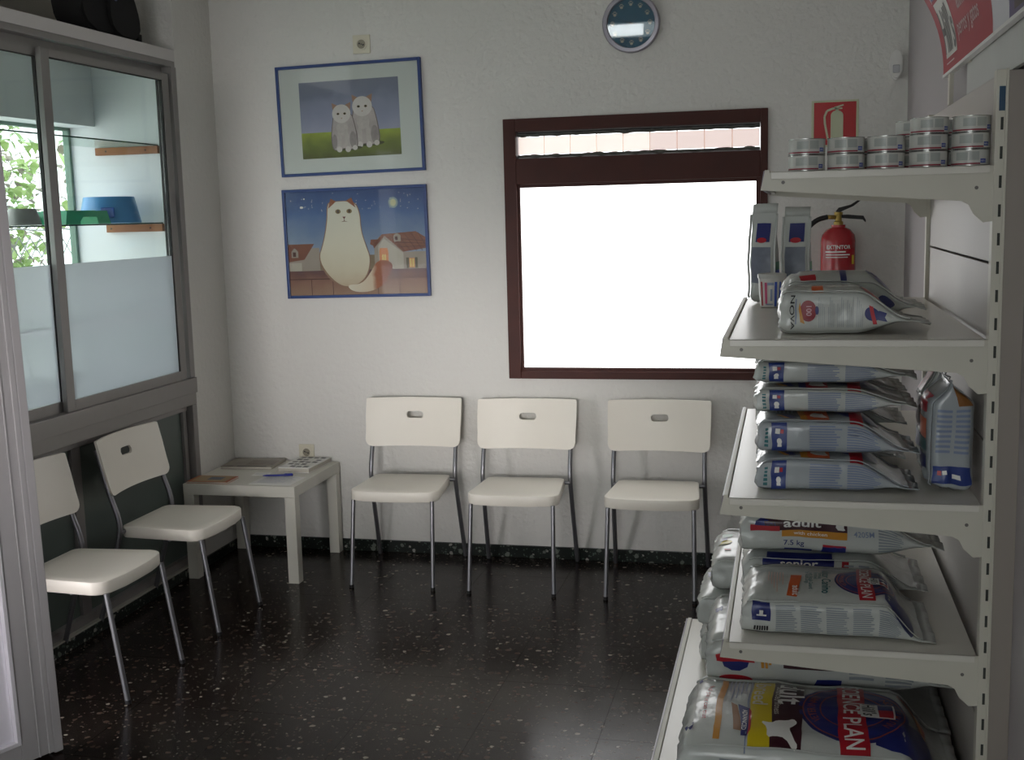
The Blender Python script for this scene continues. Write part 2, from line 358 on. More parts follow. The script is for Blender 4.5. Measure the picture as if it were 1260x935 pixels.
# ------------------------------------------------------------------ display case let into the left wall
w2 = empty('window_2', kind=S)
Fx = -.052
boxes('wall_niche', [((-.6, PY0, 2.40), (-.5, PY1, ZC))], mat('niche_grey_paint', 'A9A69C', .85, var=.03, bump=.2), kind=S)
box('trim_2', (-.5, PY0, 2.361), (0, PY1, 2.411), PLASTER_SMOOTH, kind=S)     # slab over the case: white edge, ledge on top
box('wall_case_side', (-.56, PY1-.06, .79), (-.07, PY1-.0005, 2.361), CASE_W, kind=S)
box('wall_case_end', (-.56, PY0, .79), (-.07, PY0+.03, 2.361), CASE_W, kind=S)
OX = -.39
boxes('wall_outer', [((-.56, PY0+.03, 2.083), (OX, PY1-.06, 2.361)), ((-.56, PY0+.03, -.06), (OX, PY1-.06, .92))], CASE_W, kind=S)
box('trim_3', (OX, PY0+.03, .88), (-.07, PY1-.06, .92), CASE_W, kind=S)
# outer street window of the case
w4 = empty('window_4', kind=S)
GFR = mat('green_painted_steel', '7A9484', .5)
oy0, oy1 = PY0+.03, PY1-.06
boxes('frame', [((-.55, oy1-.018, .92), (-.52, oy1, 2.083)), ((-.55, oy0, .92), (-.52, oy0+.03, 2.083)), ((-.55, oy0, .92), (-.52, oy1, .95)), ((-.55, oy0, 2.068), (-.52, oy1, 2.083))], GFR, w4)
box('pane', (-.538, oy0+.03, .95), (-.534, oy1-.018, 2.068), GLASS, w4)
# aluminium front of the case
boxes('frame_head', [((-.07, PY0, 2.335), (-.002, PY1, 2.361))], ALU, w2, bev=.002)
box('frame_track', (-.07, PY0, 2.30), (-.045, PY1-.05, 2.335), ALU, w2)
box('frame_jamb', (-.07, PY1-.042, .9175), (.004, PY1, 2.335), ALU, w2, bev=.003); box('frame_jamb', (-.07, PY1-.042, .0525), (.0035, PY1, .7895), ALU, w2, bev=.003)
box('jamb_groove', (-.06, PY1-.062, .95), (-.03, PY1-.042, 2.298), ALU_D, w2)
boxes('sill_rail', [((-.07, PY0, .845), (.012, PY1, .917)), ((-.07, PY0, .79), (.004, PY1, .845))], ALU, w2, bev=.003)
def sash(yl, yr, x0, label):
    s = empty('sash'); s.parent = w2
    sw, x1 = .052, x0+.022
    zb, zt = .917, 2.30
    for a in (yl, yr-sw): box('stile', (x0, a, zb), (x1, a+sw, zt), ALU, s, bev=.002)
    box('top_rail', (x0, yl+sw, zt-.03), (x1, yr-sw, zt), ALU, s); box('bottom_rail', (x0, yl+sw, zb), (x1, yr-sw, zb+.042), ALU, s)
    box('pane', (x0+.008, yl+sw, zb+.042), (x0+.013, yr-sw, zt-.03), GLASS, s)
    box('frosted_film', (x0+.0135, yl+sw+.001, zb+.043), (x0+.0145, yr-sw-.001, 1.49), FILM, s)
    boxes('gasket', [((x0+.006, yl+sw, zb+.042), (x0+.018, yl+sw+.005, zt-.03)), ((x0+.006, yr-sw-.005, zb+.042), (x0+.018, yr-sw, zt-.03)), ((x0+.006, yl+sw, zt-.034), (x0+.018, yr-sw, zt-.03))], ALU_D, s)
sash(-1.362, PY1-.062, -.026, 'r'); sash(PY0, -1.30, -.052, 'l')
# lower panels behind the chairs
for a, b in ((PY0+.03, -1.335), (-1.275, PY1-.085)):
    box('lower_panel', (-.05, a, .085), (-.04, b, .765), PANEL_G, w2)
boxes('lower_frame', [((-.06, -1.335, .085), (-.025, -1.275, .765)), ((-.06, PY1-.085, .05), (-.025, PY1-.055, .79)), ((-.06, PY0, .05), (-.025, PY0+.03, .79)), ((-.06, PY0, .765), (-.02, PY1-.055, .79)), ((-.06, PY0, .045), (-.012, PY1-.042, .085))], ALU, w2, bev=.002)
box('groove', (-.06, PY1-.055, .05), (-.035, PY1-.042, .79), ALU_D, w2)
box('bottom_sill', (-.07, PY0, .03), (.008, PY1, .052), mat('pale_sill', 'A8A49A', .6), w2, bev=.003)
box('wall_case_base', (-.15, PY0, -.06), (-.07, PY1, .79), PLASTER_SMOOTH, kind=S)

# ------------------------------------------------------------------ inside the case: glass shelves on wooden battens, plastic bowls
WOOD_B = mat('pine_batten', 'A86A3C', .55, var=.25, scale=14, col2='8A5028')
def batten(z, dx, lab):
    t = thing('wooden_batten', lab, 'batten', (-.23, PY1-.06, z))
    bm = bmesh.new(); bm_prism(bm, [(-.155+dx, -.034), (.16, -.034), (.16, 0), (-.155+dx, 0)], (-.022, -.0005), lambda u, v, q: (u, q, v))
    from_bm('strip', bm, WOOD_B, t)
    for x in (-.1, .1): lathe('screw', [(0, .0235), (.004, .023), (.004, .02)], ALU_D, t, 10, 'y', (x, 0, -.017))
batten(1.9855, 0, 'upper pine batten on the case side wall under the top glass shelf')
batten(1.6345, .03, 'lower pine batten under the glass shelf carrying the blue bowl')
for z, lab in ((1.986, 'upper empty glass shelf with green edge in the display case'), (1.635, 'middle glass shelf in the display case holding plastic bowls'), (1.24, 'low glass shelf blurred behind the frosted film')):
    g_ = thing('glass_shelf', lab, 'glass shelf', (-.2, PY1-.063, z))
    box('plate', (OX+.22, PY0+.095-PY1, 0), (.1235, 0, .006), SHELF_GLASS, g_); box('front_edge', (.1237, PY0+.095-PY1, 0), (.125, 0, .006), mat('green_glass_edge', '22443A', .2), g_)
PB = lambda n, c: mat(n, c, .3, var=.04, coat=.2)
def pet_bowl(loc, rb, rt, h, M, M2, label, notch=0):
    t = thing('pet_bowl', label, 'bowl', loc)
    lathe('body', [(rb-.006, 0), (rb, .002), (rt+.002, h-.004), (rt, h), (rt-.012, h-.002), (rt-.03, .03), (0, .022)], M, t, 48)
    if notch:
        a = notch; bm = bmesh.new()
        for k in (0,): bm_box(bm, (rb*.9, -.028, h*.22), (rb*1.0, .028, h*.6), .004)
        o = from_bm('handle_recess', bm, M2, t); o.rotation_euler = (0, 0, a)
    return t
pet_bowl((-.235, -.6, 1.6415), .135, .108, .117, PB('blue_plastic', '5C9CD8'), PB('deep_blue_plastic', '2C62C0'), 'large blue plastic pet bowl on the glass shelf', R(-62))
t = thing('pet_bowl', 'low green plastic double pet bowl with cut out sides on glass shelf', 'bowl', (-.22, -.93, 1.6415))
bm = bmesh.new()
bm_prism(bm, [(-.165, 0), (-.06, 0), (-.06, .012), (-.04, .03), (.06, .03), (.07, .0), (.165, 0), (.14, .055), (-.15, .055)], (-.09, .09), lambda u, v, q: (q, u, v))
from_bm('body', bm, PB('green_plastic', '34B482'), t)
for y in (-.075, .07): lathe('cup', [(.062, .0556), (.066, .0562), (.066, .0572), (.05, .0566), (0, .0561)], PB('pale_green_plastic', '58B890'), t, 32, o=(0, y, 0))
pet_bowl((-.2, -1.27, 1.6415), .07, .05, .065, PB('grey_plastic', '8E8C88'), PB('dg', '6A6A68'), 'small tall grey plastic bowl at the end of the glass shelf')
pet_bowl((-.3, -1.15, 1.6415), .055, .045, .05, PB('navy_plastic', '34507A'), PB('dg', '6A6A68'), 'small navy plastic bowl beside the green bowl')

# ------------------------------------------------------------------ outdoors seen through the case
boxes('ground', [((-9, -8, -.3), (-.6, 6, -.06)), ((-.6, -8, -.3), (-.15, PY0, -.06))], mat('pale_paving', 'E6E4DE', .8, var=.04, bump=.1), kind=S)
LEAF = mat('leaf_green', '6E9440', .5, var=.3, scale=5, col2='B4C488')
LEAF2 = mat('leaf_dark', '58683E', .55, var=.35, scale=6, col2='8C7A78')
STEM = mat('shrub_bark', '5C4A3A', .8)
def shrub(loc, n, sx, sy, sz, M, label, ls):
    t = thing('shrub', label, 'shrub', loc)
    V = []; Fc = []
    for _ in range(n):
        cl = lambda q_: max(-1.6, min(1.6, random.gauss(0, 1))) * q_; c = Vector((cl(sx), cl(sy), random.uniform(.7, .7+sz))); q = Matrix.Rotation(random.uniform(0, 6.28), 3, 'Z') @ Matrix.Rotation(random.uniform(-1, 1), 3, 'X')
        l = ls*random.uniform(.7, 1.3); b = len(V)
        for p in ((0, 0, 0), (l*.28, l*.4, .01), (l*.22, l*.75, 0), (0, l, -.02), (-l*.22, l*.75, 0), (-l*.28, l*.4, .01)): V.append(c+q@Vector(p))
        Fc.append(tuple(range(b, b+6)))
    mk('foliage', V, Fc, M, t, kind='stuff')
    for k in range(5):
        a = k*1.3; tube('stem', [(0, 0, 0), (sx*.5*cos(a), sy*.5*sin(a), .8), (sx*1.1*cos(a), sy*1.1*sin(a), 1.0+sz*.6)], [.02, .014, .006], STEM, t, 6)
G = 'shrubs outside the display case'
shrub((-2.35, .75, -.06), 2400, .26, .55, 1.75, LEAF, 'pale green broad leaved shrub outside the left pane', .1)
shrub((-3.9, 2.1, -.06), 2600, .4, 1.0, 1.6, LEAF2, 'darker brownish leaved shrub behind the pale green one', .12)
t = thing('wire_fence', 'sagging grey wire netting fence outside the display case', 'fence', (-1.5, .0, -.06))
WIRE = mat('galvanised_wire', '7A7C7C', .5, metal=.5)
for x in (-1.4, 1.6): tube('post', [(0, x, 0), (0, x, 1.72)], .02, WIRE, t, 10)
for z in (1.68, 1.42, 1.2): tube('wire', [(0, -1.4+.1*k, z+.02*noise.noise(Vector((k*.8, z*5, 1)))) for k in range(31)], .005, WIRE, t, 6)
for ph in (0, 1): tube('mesh_wire', [(0, -1.4+.1*k, 1.55+(.085 if (k+ph) % 2 else -.03)) for k in range(31)], .004, WIRE, t, 6)

# ------------------------------------------------------------------ open glazed street door, its stile close at the left of the view
dirv = Vector((-.41, -.912, 0)).normalized()
dr = empty('door_1', (.507, -2.279, 0), kind=S)
tilt = Matrix.Rotation(-.02, 4, Vector((-.23, .97, 0)))
dr.matrix_world = Matrix.Translation((.507, -2.279, .0)) @ tilt @ Matrix.Rotation(math.atan2(dirv.y, dirv.x), 4, 'Z')
DW, DT, DH = .9, .045, 2.05        # local x runs from the free edge back to the hinge, +y is the face towards the room
def dbox(name, a, b, M, bev=.002): return box(name, a, b, M, dr, bev)
dbox('lock_stile', (.03, -DT, .012), (.135, 0, DH), ALU_L); dbox('edge_strip', (0, -.035, .006), (.03, .004, DH), ALU_L, .004)
dbox('stile_ridge', (.03, 0, .012), (.048, .004, DH), ALU_L); dbox('stile_ridge', (.075, 0, .012), (.08, .003, DH), ALU_L, .001)
dbox('hinge_stile', (DW-.09, -DT, .012), (DW, 0, DH), ALU_L)
dbox('bottom_rail', (.135, -DT, .012), (DW-.09, 0, .075), ALU_L); dbox('top_rail', (.135, -DT, DH-.09), (DW-.09, 0, DH), ALU_L)
boxes('glazing_bead', [((.135, -.03, .075), (.147, .006, DH-.09)), ((DW-.102, -.03, .075), (DW-.09, .006, DH-.09)), ((.147, -.03, .075), (DW-.102, .006, .087)), ((.147, -.03, DH-.102), (DW-.102, .006, DH-.09))], WHITE_BEAD, dr, .001)
dbox('pane', (.147, -.02, .087), (DW-.102, -.015, DH-.102), FILM, 0)

# ------------------------------------------------------------------ chairs
def seat_outline(inset=0, n=8):
    wf, wb, yf, yb, rf, rb = .203-inset, .182-inset, .225-inset, -.15+inset, .055, .03
    P = []
    def arc(cx, cy, r, a0, a1):
        for k in range(n+1):
            a = R(a0+(a1-a0)*k/n); P.append((cx+r*cos(a), cy+r*sin(a)))
    arc(wf-rf, yf-rf-.012, rf, 0, 78)
    for k in range(1, 8):
        x = (wf-rf-.0)*(1-2*k/8)*.8; P.append((x, yf-.002+.010*(1-(x/wf)**2)-.008))
    arc(-wf+rf, yf-rf-.012, rf, 102, 180); arc(-wb+rb, yb+rb, rb, 180, 270); arc(wb-rb, yb+rb, rb, 270, 360)
    return P
def make_chair(label):
    t = thing('chair', label, 'chair', group='ivory plastic chairs with silver legs')
    bm = bmesh.new(); rings = []
    for ins, z in ((.012, .384), (.002, .385), (0, .389), (0, .426), (.0015, .4295), (.005, .431), (.05, .4285), (.11, .425)):
        rings.append([bm.verts.new((x, y, z)) for x, y in seat_outline(ins)])
    for a, b in zip(rings, rings[1:]):
        for k in range(len(a)): bm.faces.new((a[k], a[(k+1) % len(a)], b[(k+1) % len(a)], b[k]))
    bm.faces.new(rings[0][::-1]); bm.faces.new(rings[-1])
    from_bm('seat', bm, CHAIR_W, t, smooth=True, angle=35)
    # backrest: bowed panel with a pill shaped hand hole
    H, Wd, tk = .228, .23, .011
    hole = [(.025+.017*cos(a), .017*sin(a)) for a in [R(-90+180*k/12) for k in range(13)]] + [(-.025+.017*cos(a), .017*sin(a)) for a in [R(90+180*k/12) for k in range(13)]]
    hole = [(x, y+.146) for x, y in hole]
    def outer():
        P = []
        def arc(cx, cy, r, a0, a1, n=5):
            for k in range(n+1): a = R(a0+(a1-a0)*k/n); P.append((cx+r*cos(a), cy+r*sin(a)))
        arc(Wd-.035, .035, .035, -90, 0); P.append((Wd, .08)); P.append((Wd+.003, .15)); arc(Wd+.003-.006, H-.006, .006, 0, 90, 2)
        for k in range(1, 12): P.append((Wd-2*Wd*k/12, H))
        arc(-Wd-.003+.006, H-.006, .006, 90, 180, 2); P.append((-Wd-.003, .15)); P.append((-Wd, .08)); arc(-Wd+.035, .035, .035, 180, 270)
        for k in range(1, 10): P.append((-Wd+.035+(2*Wd-.07)*k/10, 0))
        return P
    O = outer()
    def ang(p): return math.atan2(p[1]-.146, p[0])
    O.sort(key=ang)
    Hh = []
    for p in O:                 # hole point met by the ray from the hole centre to p
        dx, dy = p[0], p[1]-.146; l = math.hypot(dx, dy); dx /= l; dy /= l
        lo, hi = 0, .05
        for _ in range(24):
            mid = (lo+hi)/2; x, y = mid*dx, mid*dy
            ins = math.hypot(max(abs(x)-.025, 0), y) < .0165
            lo, hi = (mid, hi) if ins else (lo, mid)
        Hh.append((lo*dx, .146+lo*dy))
    def bend(x, v, d): 
        z = .562+v*.985; y = -.142-.055*(v/H)-.034*(1-(x/.23)**2)+d
        return (x, y, z)
    bm = bmesh.new(); NR = 7; lay = []
    for d in (0, -tk):
        rr = []
        for q in range(NR+1):
            f = (q/NR)**1.3; rr.append([bm.verts.new(bend(h[0]+(o[0]-h[0])*f, h[1]+(o[1]-h[1])*f, d)) for h, o in zip(Hh, O)])
        lay.append(rr)
    n = len(O)
    for rr in lay:
        for a, b in zip(rr, rr[1:]):
            for k in range(n): bm.faces.new((a[k], a[(k+1) % n], b[(k+1) % n], b[k]))
    for q in (0, NR):
        a, b = lay[0][q], lay[1][q]
        for k in range(n): bm.faces.new((a[k], a[(k+1) % n], b[(k+1) % n], b[k]))
    from_bm('backrest', bm, CHAIR_W, t, smooth=True, angle=40)
    for s in (-1, 1):
        l = tube('leg', [(s*.188, .262, .006), (s*.182, .205, .388)], .0095, TUBE, t, 12); lathe('foot_cap', [(0, 0), (.0105, 0), (.0105, .014), (0, .014)], RUB, l, 12, o=(s*.188, .263, 0))
        l = tube('leg', smooth_path([(s*.215, -.258, .006), (s*.206, -.135, .40), (s*.205, -.138, .47), (s*.204, -.174, .57), (s*.2, -.2195, .745)], 2), .0105, TUBE, t, 12)
        lathe('foot_cap', [(0, 0), (.0115, 0), (.0115, .014), (0, .014)], RUB, l, 12, o=(s*.215, -.259, 0))
        tube('seat_bracket', [(s*.206, -.135, .412), (s*.172, -.132, .412)], .009, TUBE, t, 10)
    tube('cross_bar', [(-.17, .06, .378), (.17, .06, .378)], .006, TUBE, t, 8)
    return t
# facing -y is the chair turned by 180 degrees
proto = make_chair('ivory chair against the back wall, right beside the low white table')
proto.location = (1.001, -.305, 0); proto.rotation_euler[2] = pi+R(2.2)
for x, y, rz, lab in ((1.549, -.309, pi+R(1.6), 'ivory chair in the middle of the back wall row, left end of window'),
                      (2.156, -.303, pi+R(.4), 'ivory chair under the window, nearest the shelving'),
                      (.25, -1.048, -pi/2, 'ivory chair along the glazed partition, next to the low table'),
                      (.25, -1.722, -pi/2, 'ivory chair partly hidden by the open glass door')):
    c = copy_tree(proto); c.location = (x, y, 0); c.rotation_euler[2] = rz; c['label'] = lab

# ------------------------------------------------------------------ low table and what lies on it
tx, ty = .0165, -.5655
t = thing('side_table', 'low square white table in the corner between the chairs', 'table', (tx, ty, 0))
box('table_top', (0, 0, .40), (.55, .55, .45), TABLE_W, t, .0015)
for x in (.0005, .4995):
    for y in (.0005, .4995): box('leg', (x, y, 0), (x+.05, y+.05, .3995), TABLE_W, t, .0015)
def slab(name, label, cat, c, rz, w_, d_, h_, M, page=None, z=.4502):
    o = thing(name, label, cat, (c[0], c[1], z), rz)
    box('cover' if page else 'sheet', (-w_/2, -d_/2, (h_*.85 if page else 0)), (w_/2, d_/2, h_), M, o, min(.0008, h_*.2))
    if page:
        box('pages', (-w_/2+.002, -d_/2+.002, h_*.12), (w_/2-.002, d_/2-.002, h_*.849), page, o)
        box('back_cover', (-w_/2, -d_/2, 0), (w_/2, d_/2, h_*.119), M, o)
    return o
PAGE = mat('page_edges', 'C9C4B8', .8, var=.1, scale=200)
MAG = mat('magazine_print', '6C5F56', .35, var=.4, scale=11, col2='A9A294', detail=6)
m1 = slab('magazine', 'dark colour magazine lying against the back wall on the table', 'magazine', (.165, -.135), R(4), .26, .2, .012, MAG, PAGE)
flat = lambda h: (lambda u, v: Vector((u, v, h)))
deco('cover_picture', [rc(-.02, -.06, .12, .05)], flat(.0124), mat('cover_photo', '8E8474', .35, var=.4, scale=25, col2='54483E'), m1)
deco('cover_title', [rc(-.12, -.092, -.07, -.08), rc(-.05, -.094, .1, -.078)], flat(.0126), BLK, m1)
m2 = slab('magazine', 'white magazine with rows of dark pictures, right rear of table', 'magazine', (.445, -.155), R(-2), .16, .255, .024, WHT, PAGE)
deco('cover_pictures', [rc(-.065+.034*i, -.11+.05*j, -.065+.034*i+.026, -.11+.05*j+.022+.008*((i+j) % 2)) for i in range(4) for j in range(5) if (i*3+j*5) % 7], flat(.0244), mat('photo_dark', '4A4A4C', .35, var=.4, scale=60), m2)
m3 = slab('booklet', 'thin booklet with orange edges at the front left of table', 'booklet', (.128, -.487), R(1), .2, .125, .009, mat('booklet_orange', 'B4603A', .45, var=.1), PAGE)
deco('cover_picture', [rc(-.085, -.055, .085, .055)], flat(.0093), mat('booklet_tan', 'B89A6C', .4, var=.15, scale=20), m3)
deco('cover_motif', [rc(-.02, -.02, .05, .035)], flat(.0096), mat('booklet_blue', '6A7488', .4, var=.2, scale=40), m3)
m4 = slab('paper_sheet', 'white printed paper sheet under the blue pen', 'paper', (.435, -.45), R(-2), .205, .17, .0012, WHT)
deco('text_lines', [rc(-.08, .06-.014*k, .08-.03*(k % 3), .063-.014*k) for k in range(9)], flat(.0015), BLUE_T, m4)
m5 = slab('card', 'small white card in the middle of the table', 'card', (.3, -.33), R(6), .08, .055, .001, WHT)
deco('text_lines', [rc(-.03, .01-.01*k, .03, .012-.01*k) for k in range(3)], flat(.0013), GREYT, m5)
pen = thing('pen', 'blue ballpoint pen lying across the white sheet', 'pen', (.40, -.375, .4576), R(14))
PENM = mat('pen_blue', '1C2A8C', .3)
lathe('barrel', [(0, -.07), (.002, -.068), (.0045, -.05), (.0048, .02), (.0048, .03)], PENM, pen, 14, 'x'); lathe('cap', [(.0055, .03), (.0055, .07), (.003, .073), (0, .073)], PENM, pen, 14, 'x'); box('clip', (.035, -.0015, .005), (.07, .0015, .0075), PENM, pen)

# ------------------------------------------------------------------ wall sockets, clock, sensor, extinguisher and its sign
OUT_W = mat('socket_ivory', 'D8D2BE', .4)
def socket(x, z, s, label):
    t = thing('wall_socket', label, 'socket', (x, 0, z))
    box('plate', (-s/2, -.009, -s/2), (s/2, 0, s/2), OUT_W, t, .003)
    lathe('bezel', [(s*.33, .009), (s*.33, .0115), (s*.29, .0115), (s*.28, .0092), (0, .0092)], OUT_W, t, 28, 'y')
    lathe('recess', [(s*.24, .0094), (0, .0096)], mat('socket_recess', '8E8878', .6), t, 24, 'y')
    for a in (-1, 1): lathe('pin_hole', [(s*.05, .0097), (0, .0098)], BLK, t, 10, 'y', (a*s*.11, 0, -a*s*.04))
    lathe('centre_screw', [(s*.035, .0097), (s*.03, .011), (0, .0112)], ALU_D, t, 10, 'y')
socket(.769, 2.441, .085, 'square ivory wall socket above the upper cat picture'); socket(.392, .492, .08, 'ivory wall socket just above the low table')

ck = thing('wall_clock', 'round wall clock with teal face, paw print hours and silver rim', 'clock', (2.035, -.002, 2.46)); CKR = .128
ck.rotation_euler = (R(4.2), 0, 0)
lathe('case', [(0, 0), (CKR*.93, 0), (CKR, .012), (CKR, .024), (CKR*.95, .033), (CKR*.84, .034), (CKR*.82, .024), (CKR*.815, .016)], mat('silver_plastic', 'A6A2AC', .3, metal=.25), ck, 56, 'y')
TEALF = mat('clock_teal', '14607E', .5, var=.12, scale=14)
lathe('dial', [(CKR*.83, .0175), (0, .0176)], TEALF, ck, 48, 'y')
fc = lambda d: (lambda u, v: Vector((u, -d, v)))
for k in range(12):
    a = R(30*k); cx, cy = .083*sin(a), .083*cos(a); sh = [ell(cx, cy-.004, .007, .006, 10)]
    for dx, dy in ((-.008, .003), (-.003, .0085), (.003, .0085), (.008, .003)): sh.append(ell(cx+dx, cy+dy, .0023, .003, 8))
    deco('paw_print', sh, fc(.0184), mat('paw_cream', 'C8C4B4', .5), ck)
deco('hour_hand', [[(-.003, -.01), (.003, -.01), (.0015, .05), (-.0015, .05)]], lambda u, v: Vector((u*cos(R(20))+v*sin(R(-82)), -.0195, -u*sin(R(20))+v*cos(R(-82)))), BLK, ck)
deco('minute_hand', [[(-.0025, -.01), (.0025, -.01), (.001, .07), (-.001, .07)]], lambda u, v: Vector((u+v*sin(R(-70)), -.0203, v*cos(R(-70)))), BLK, ck)
lathe('hub', [(.005, .018), (.005, .021), (0, .021)], BLK, ck, 14, 'y')
lathe('glass_cover', [(CKR*.83, .0225), (0, .0226)], clear_glass('clock_glass', 'F8FAFA', 1.5), ck, 48, 'y')

t = thing('motion_sensor', 'small white motion sensor near the right corner of back wall', 'sensor', (3.155, 0, 2.222))
bm = bmesh.new(); bm_prism(bm, ell(0, 0, .028, .062, 28) , (0, -.02), lambda u, v, q: (u, q, v)); bm_prism(bm, ell(0, 0, .024, .055, 28), (-.0201, -.034), lambda u, v, q: (u, q, v)); from_bm('housing', bm, WHT, t)
bm = bmesh.new(); bm_box(bm, (-.014, -.037, -.035), (.014, -.0341, -.002), .004); from_bm('lens', bm, mat('sensor_lens', 'C4C4C8', .25), t)

sg = thing('fire_sign', 'red square sign with pale extinguisher pictogram on back wall', 'sign', (2.909, 0, 1.99))
GLOW = mat('photoluminescent_board', 'C9CDAE', .5)
box('board', (-.098, -.004, -.098), (.098, 0, .098), GLOW, sg, .001)
deco('red_field', [rc(-.088, -.09, .088, .09)], fc(.0045), ink('sign_red', 'B4121C'), sg)
picto = [rc(-.018, -.075, .034, .035), ell(.008, .033, .026, .022, 20, a0=0, a1=pi), rc(.002, .05, .014, .064), [(-.002, .062), (.036, .074), (.034, .08), (-.004, .07)], rc(.0, .06, .03, .066)]
arcp = [(-.012, .062), (-.034, .054), (-.044, .03), (-.042, .0), (-.036, -.03), (-.028, -.07)]
for (a, b), (c, d) in zip(arcp, arcp[1:]):
    n = Vector((-(d-b), c-a)).normalized()*.0045; picto.append([(a-n.x, b-n.y), (c-n.x, d-n.y), (c+n.x, d+n.y), (a+n.x, b+n.y)])
picto.append([(-.014, .058), (.006, .06), (.006, .068), (-.012, .067)])
deco('pictogram', picto, fc(.005), GLOW, sg)

ex = thing('fire_extinguisher', 'red fire extinguisher with black hose hung on the back wall', 'extinguisher', (2.925, -.1, 1.13))
EXR = mat('extinguisher_red', 'A81420', .25, var=.03, coat=.5)
lathe('cylinder', [(0, 0), (.066, 0), (.073, .008), (.073, .36), (.068, .385), (.05, .408), (.03, .418), (.03, .428), (0, .428)], EXR, ex, 40)
BRASS = mat('brass_valve', 'A08848', .35, metal=.7)
lathe('valve', [(.02, .428), (.02, .44), (.014, .445), (.014, .468), (.018, .47), (.018, .482), (0, .482)], BRASS, ex, 20)
bm = bmesh.new(); bm_tube(bm, [(-.05, -.005, .462), (-.01, -.002, .46)], .009, 12); from_bm('hose_fitting', bm, BRASS, ex, smooth=True)
tube('hose', [(-.045, -.005, .462), (-.09, -.012, .452), (-.135, -.02, .41), (-.15, -.02, .34), (-.14, -.02, .2), (-.1, -.02, .1)], .0105, RUB, ex, 12, it=2)
def lever(name, P): 
    bm = bmesh.new(); bm_prism(bm, P, (-.012, .012), lambda u, v, q: (u, q, v)); return from_bm(name, bm, RUB, ex)
lever('squeeze_lever', [(-.012, .484), (.0, .50), (.05, .512), (.088, .536), (.092, .53), (.06, .505), (.02, .488), (.0, .478)])
lever('carry_handle', [(.012, .456), (.1, .448), (.112, .436), (.112, .446), (.102, .464), (.04, .47), (.012, .47)])
cyl = lambda r, z0: (lambda u, v: Vector((r*sin(u/r), -r*cos(u/r), z0+v)))
deco('label_text', [text_shape('EXTINTOR', .0, .335, .022, bold=.02), rc(-.06, .312, .03, .318), rc(-.058, .30, .05, .305), rc(-.058, .29, .04, .294)], cyl(.0736, 0), WHT, ex, .02)
deco('yellow_mark', [rc(.062, .262, .078, .3)], cyl(.0736, 0), YEL, ex, .01)
box('wall_hook', (-.015, .0725, .30), (.015, .1, .36), RUB, ex)

# ------------------------------------------------------------------ framed cat pictures
FRB = mat('frame_blue', '1C3C78', .4, var=.06)
def frame(label, x0, x1, z0, z1, rot):
    w_, h_ = x1-x0, z1-z0; t = thing('framed_picture', label, 'picture', ((x0+x1)/2, 0, (z0+z1)/2)); t.rotation_euler = (0, rot, 0)
    fw = .014; a, b = w_/2, h_/2
    boxes('frame', [((-a, -.022, -b), (-a+fw, 0, b)), ((a-fw, -.022, -b), (a, 0, b)), ((-a+fw, -.022, b-fw), (a-fw, 0, b)), ((-a+fw, -.022, -b), (a-fw, 0, -b+fw))], FRB, t, .002)
    return t, a-fw, b-fw
def grad_mat(name, stops, z0, z1, nscale=6, namt=.25, axis=2, rough=.45):
    """colour runs by height through stops, stirred by noise: a painted ground"""
    M = mat(name, stops[0][1], rough); N = M.node_tree.nodes; L = M.node_tree.links
    tc = N.new('ShaderNodeTexCoord'); sp = N.new('ShaderNodeSeparateXYZ'); L.new(tc.outputs['Object'], sp.inputs[0])
    mr = N.new('ShaderNodeMapRange'); mr.inputs[1].default_value = z0; mr.inputs[2].default_value = z1; L.new(sp.outputs[axis], mr.inputs[0])
    nz = N.new('ShaderNodeTexNoise'); nz.inputs['Scale'].default_value = nscale; nz.inputs['Detail'].default_value = 5; L.new(tc.outputs['Object'], nz.inputs['Vector'])
    ad = N.new('ShaderNodeMath'); ad.operation = 'MULTIPLY_ADD'; ad.inputs[1].default_value = namt; L.new(nz.outputs['Fac'], ad.inputs[0]); L.new(mr.outputs[0], ad.inputs[2])
    sb = N.new('ShaderNodeMath'); sb.operation = 'SUBTRACT'; sb.inputs[1].default_value = namt/2; L.new(ad.outputs[0], sb.inputs[0])
    ramp_between(M, stops, sb.outputs[0]); return M
p1, a, b = frame('blue framed picture of two white kittens with wide pale mount', .337, 1.059, 1.846, 2.362, R(-.9))
box('mount', (-a, -.012, -b), (a, -.006, b), mat('mount_board', 'D4DAD6', .6, var=.02), p1)
pr = empty('print'); pr.parent = p1
PXW, PXH = .248, .178; oz = .0
deco('sky', [rc(-PXW, -PXH*.42, PXW, PXH)], fc(.0125), grad_mat('painted_cloudy_sky', [(0, 'A4A6BE'), (.4, '9096B0'), (.6, '8A90A8'), (.8, '787E94'), (1, '7C8294')], -.08, .18, 9, .7), pr)
deco('meadow', [rc(-PXW, -PXH, PXW, -PXH*.32)], fc(.0128), grad_mat('painted_meadow', [(0, '5A6030'), (.5, '74803A'), (.8, '8E9C40'), (1, 'A0B048')], -.178, -.055, 22, .6), pr)
def loop(P, n=2):
    Q = [Vector(p) for p in P]
    for _ in range(n):
        Z = []
        for k in range(len(Q)): a_, b_ = Q[k], Q[(k+1) % len(Q)]; Z += [a_*.75+b_*.25, a_*.25+b_*.75]
        Q = Z
    return [(v.x, v.y) for v in Q]
KIT = grad_mat('painted_kitten_fur', [(0, 'C4BAB8'), (.4, 'B0A6A4'), (.7, 'BEB4B2'), (1, 'D8D2D0')], -.14, .1, 30, .5)
KITH = mat('painted_kitten_face', 'DCD6D2', .45, var=.08, scale=40); EARP = ink('ear', 'A88470'); GOLD = ink('eye_gold', '7A6A3A'); SHD = ink('grass_shadow', '4A4C2C')
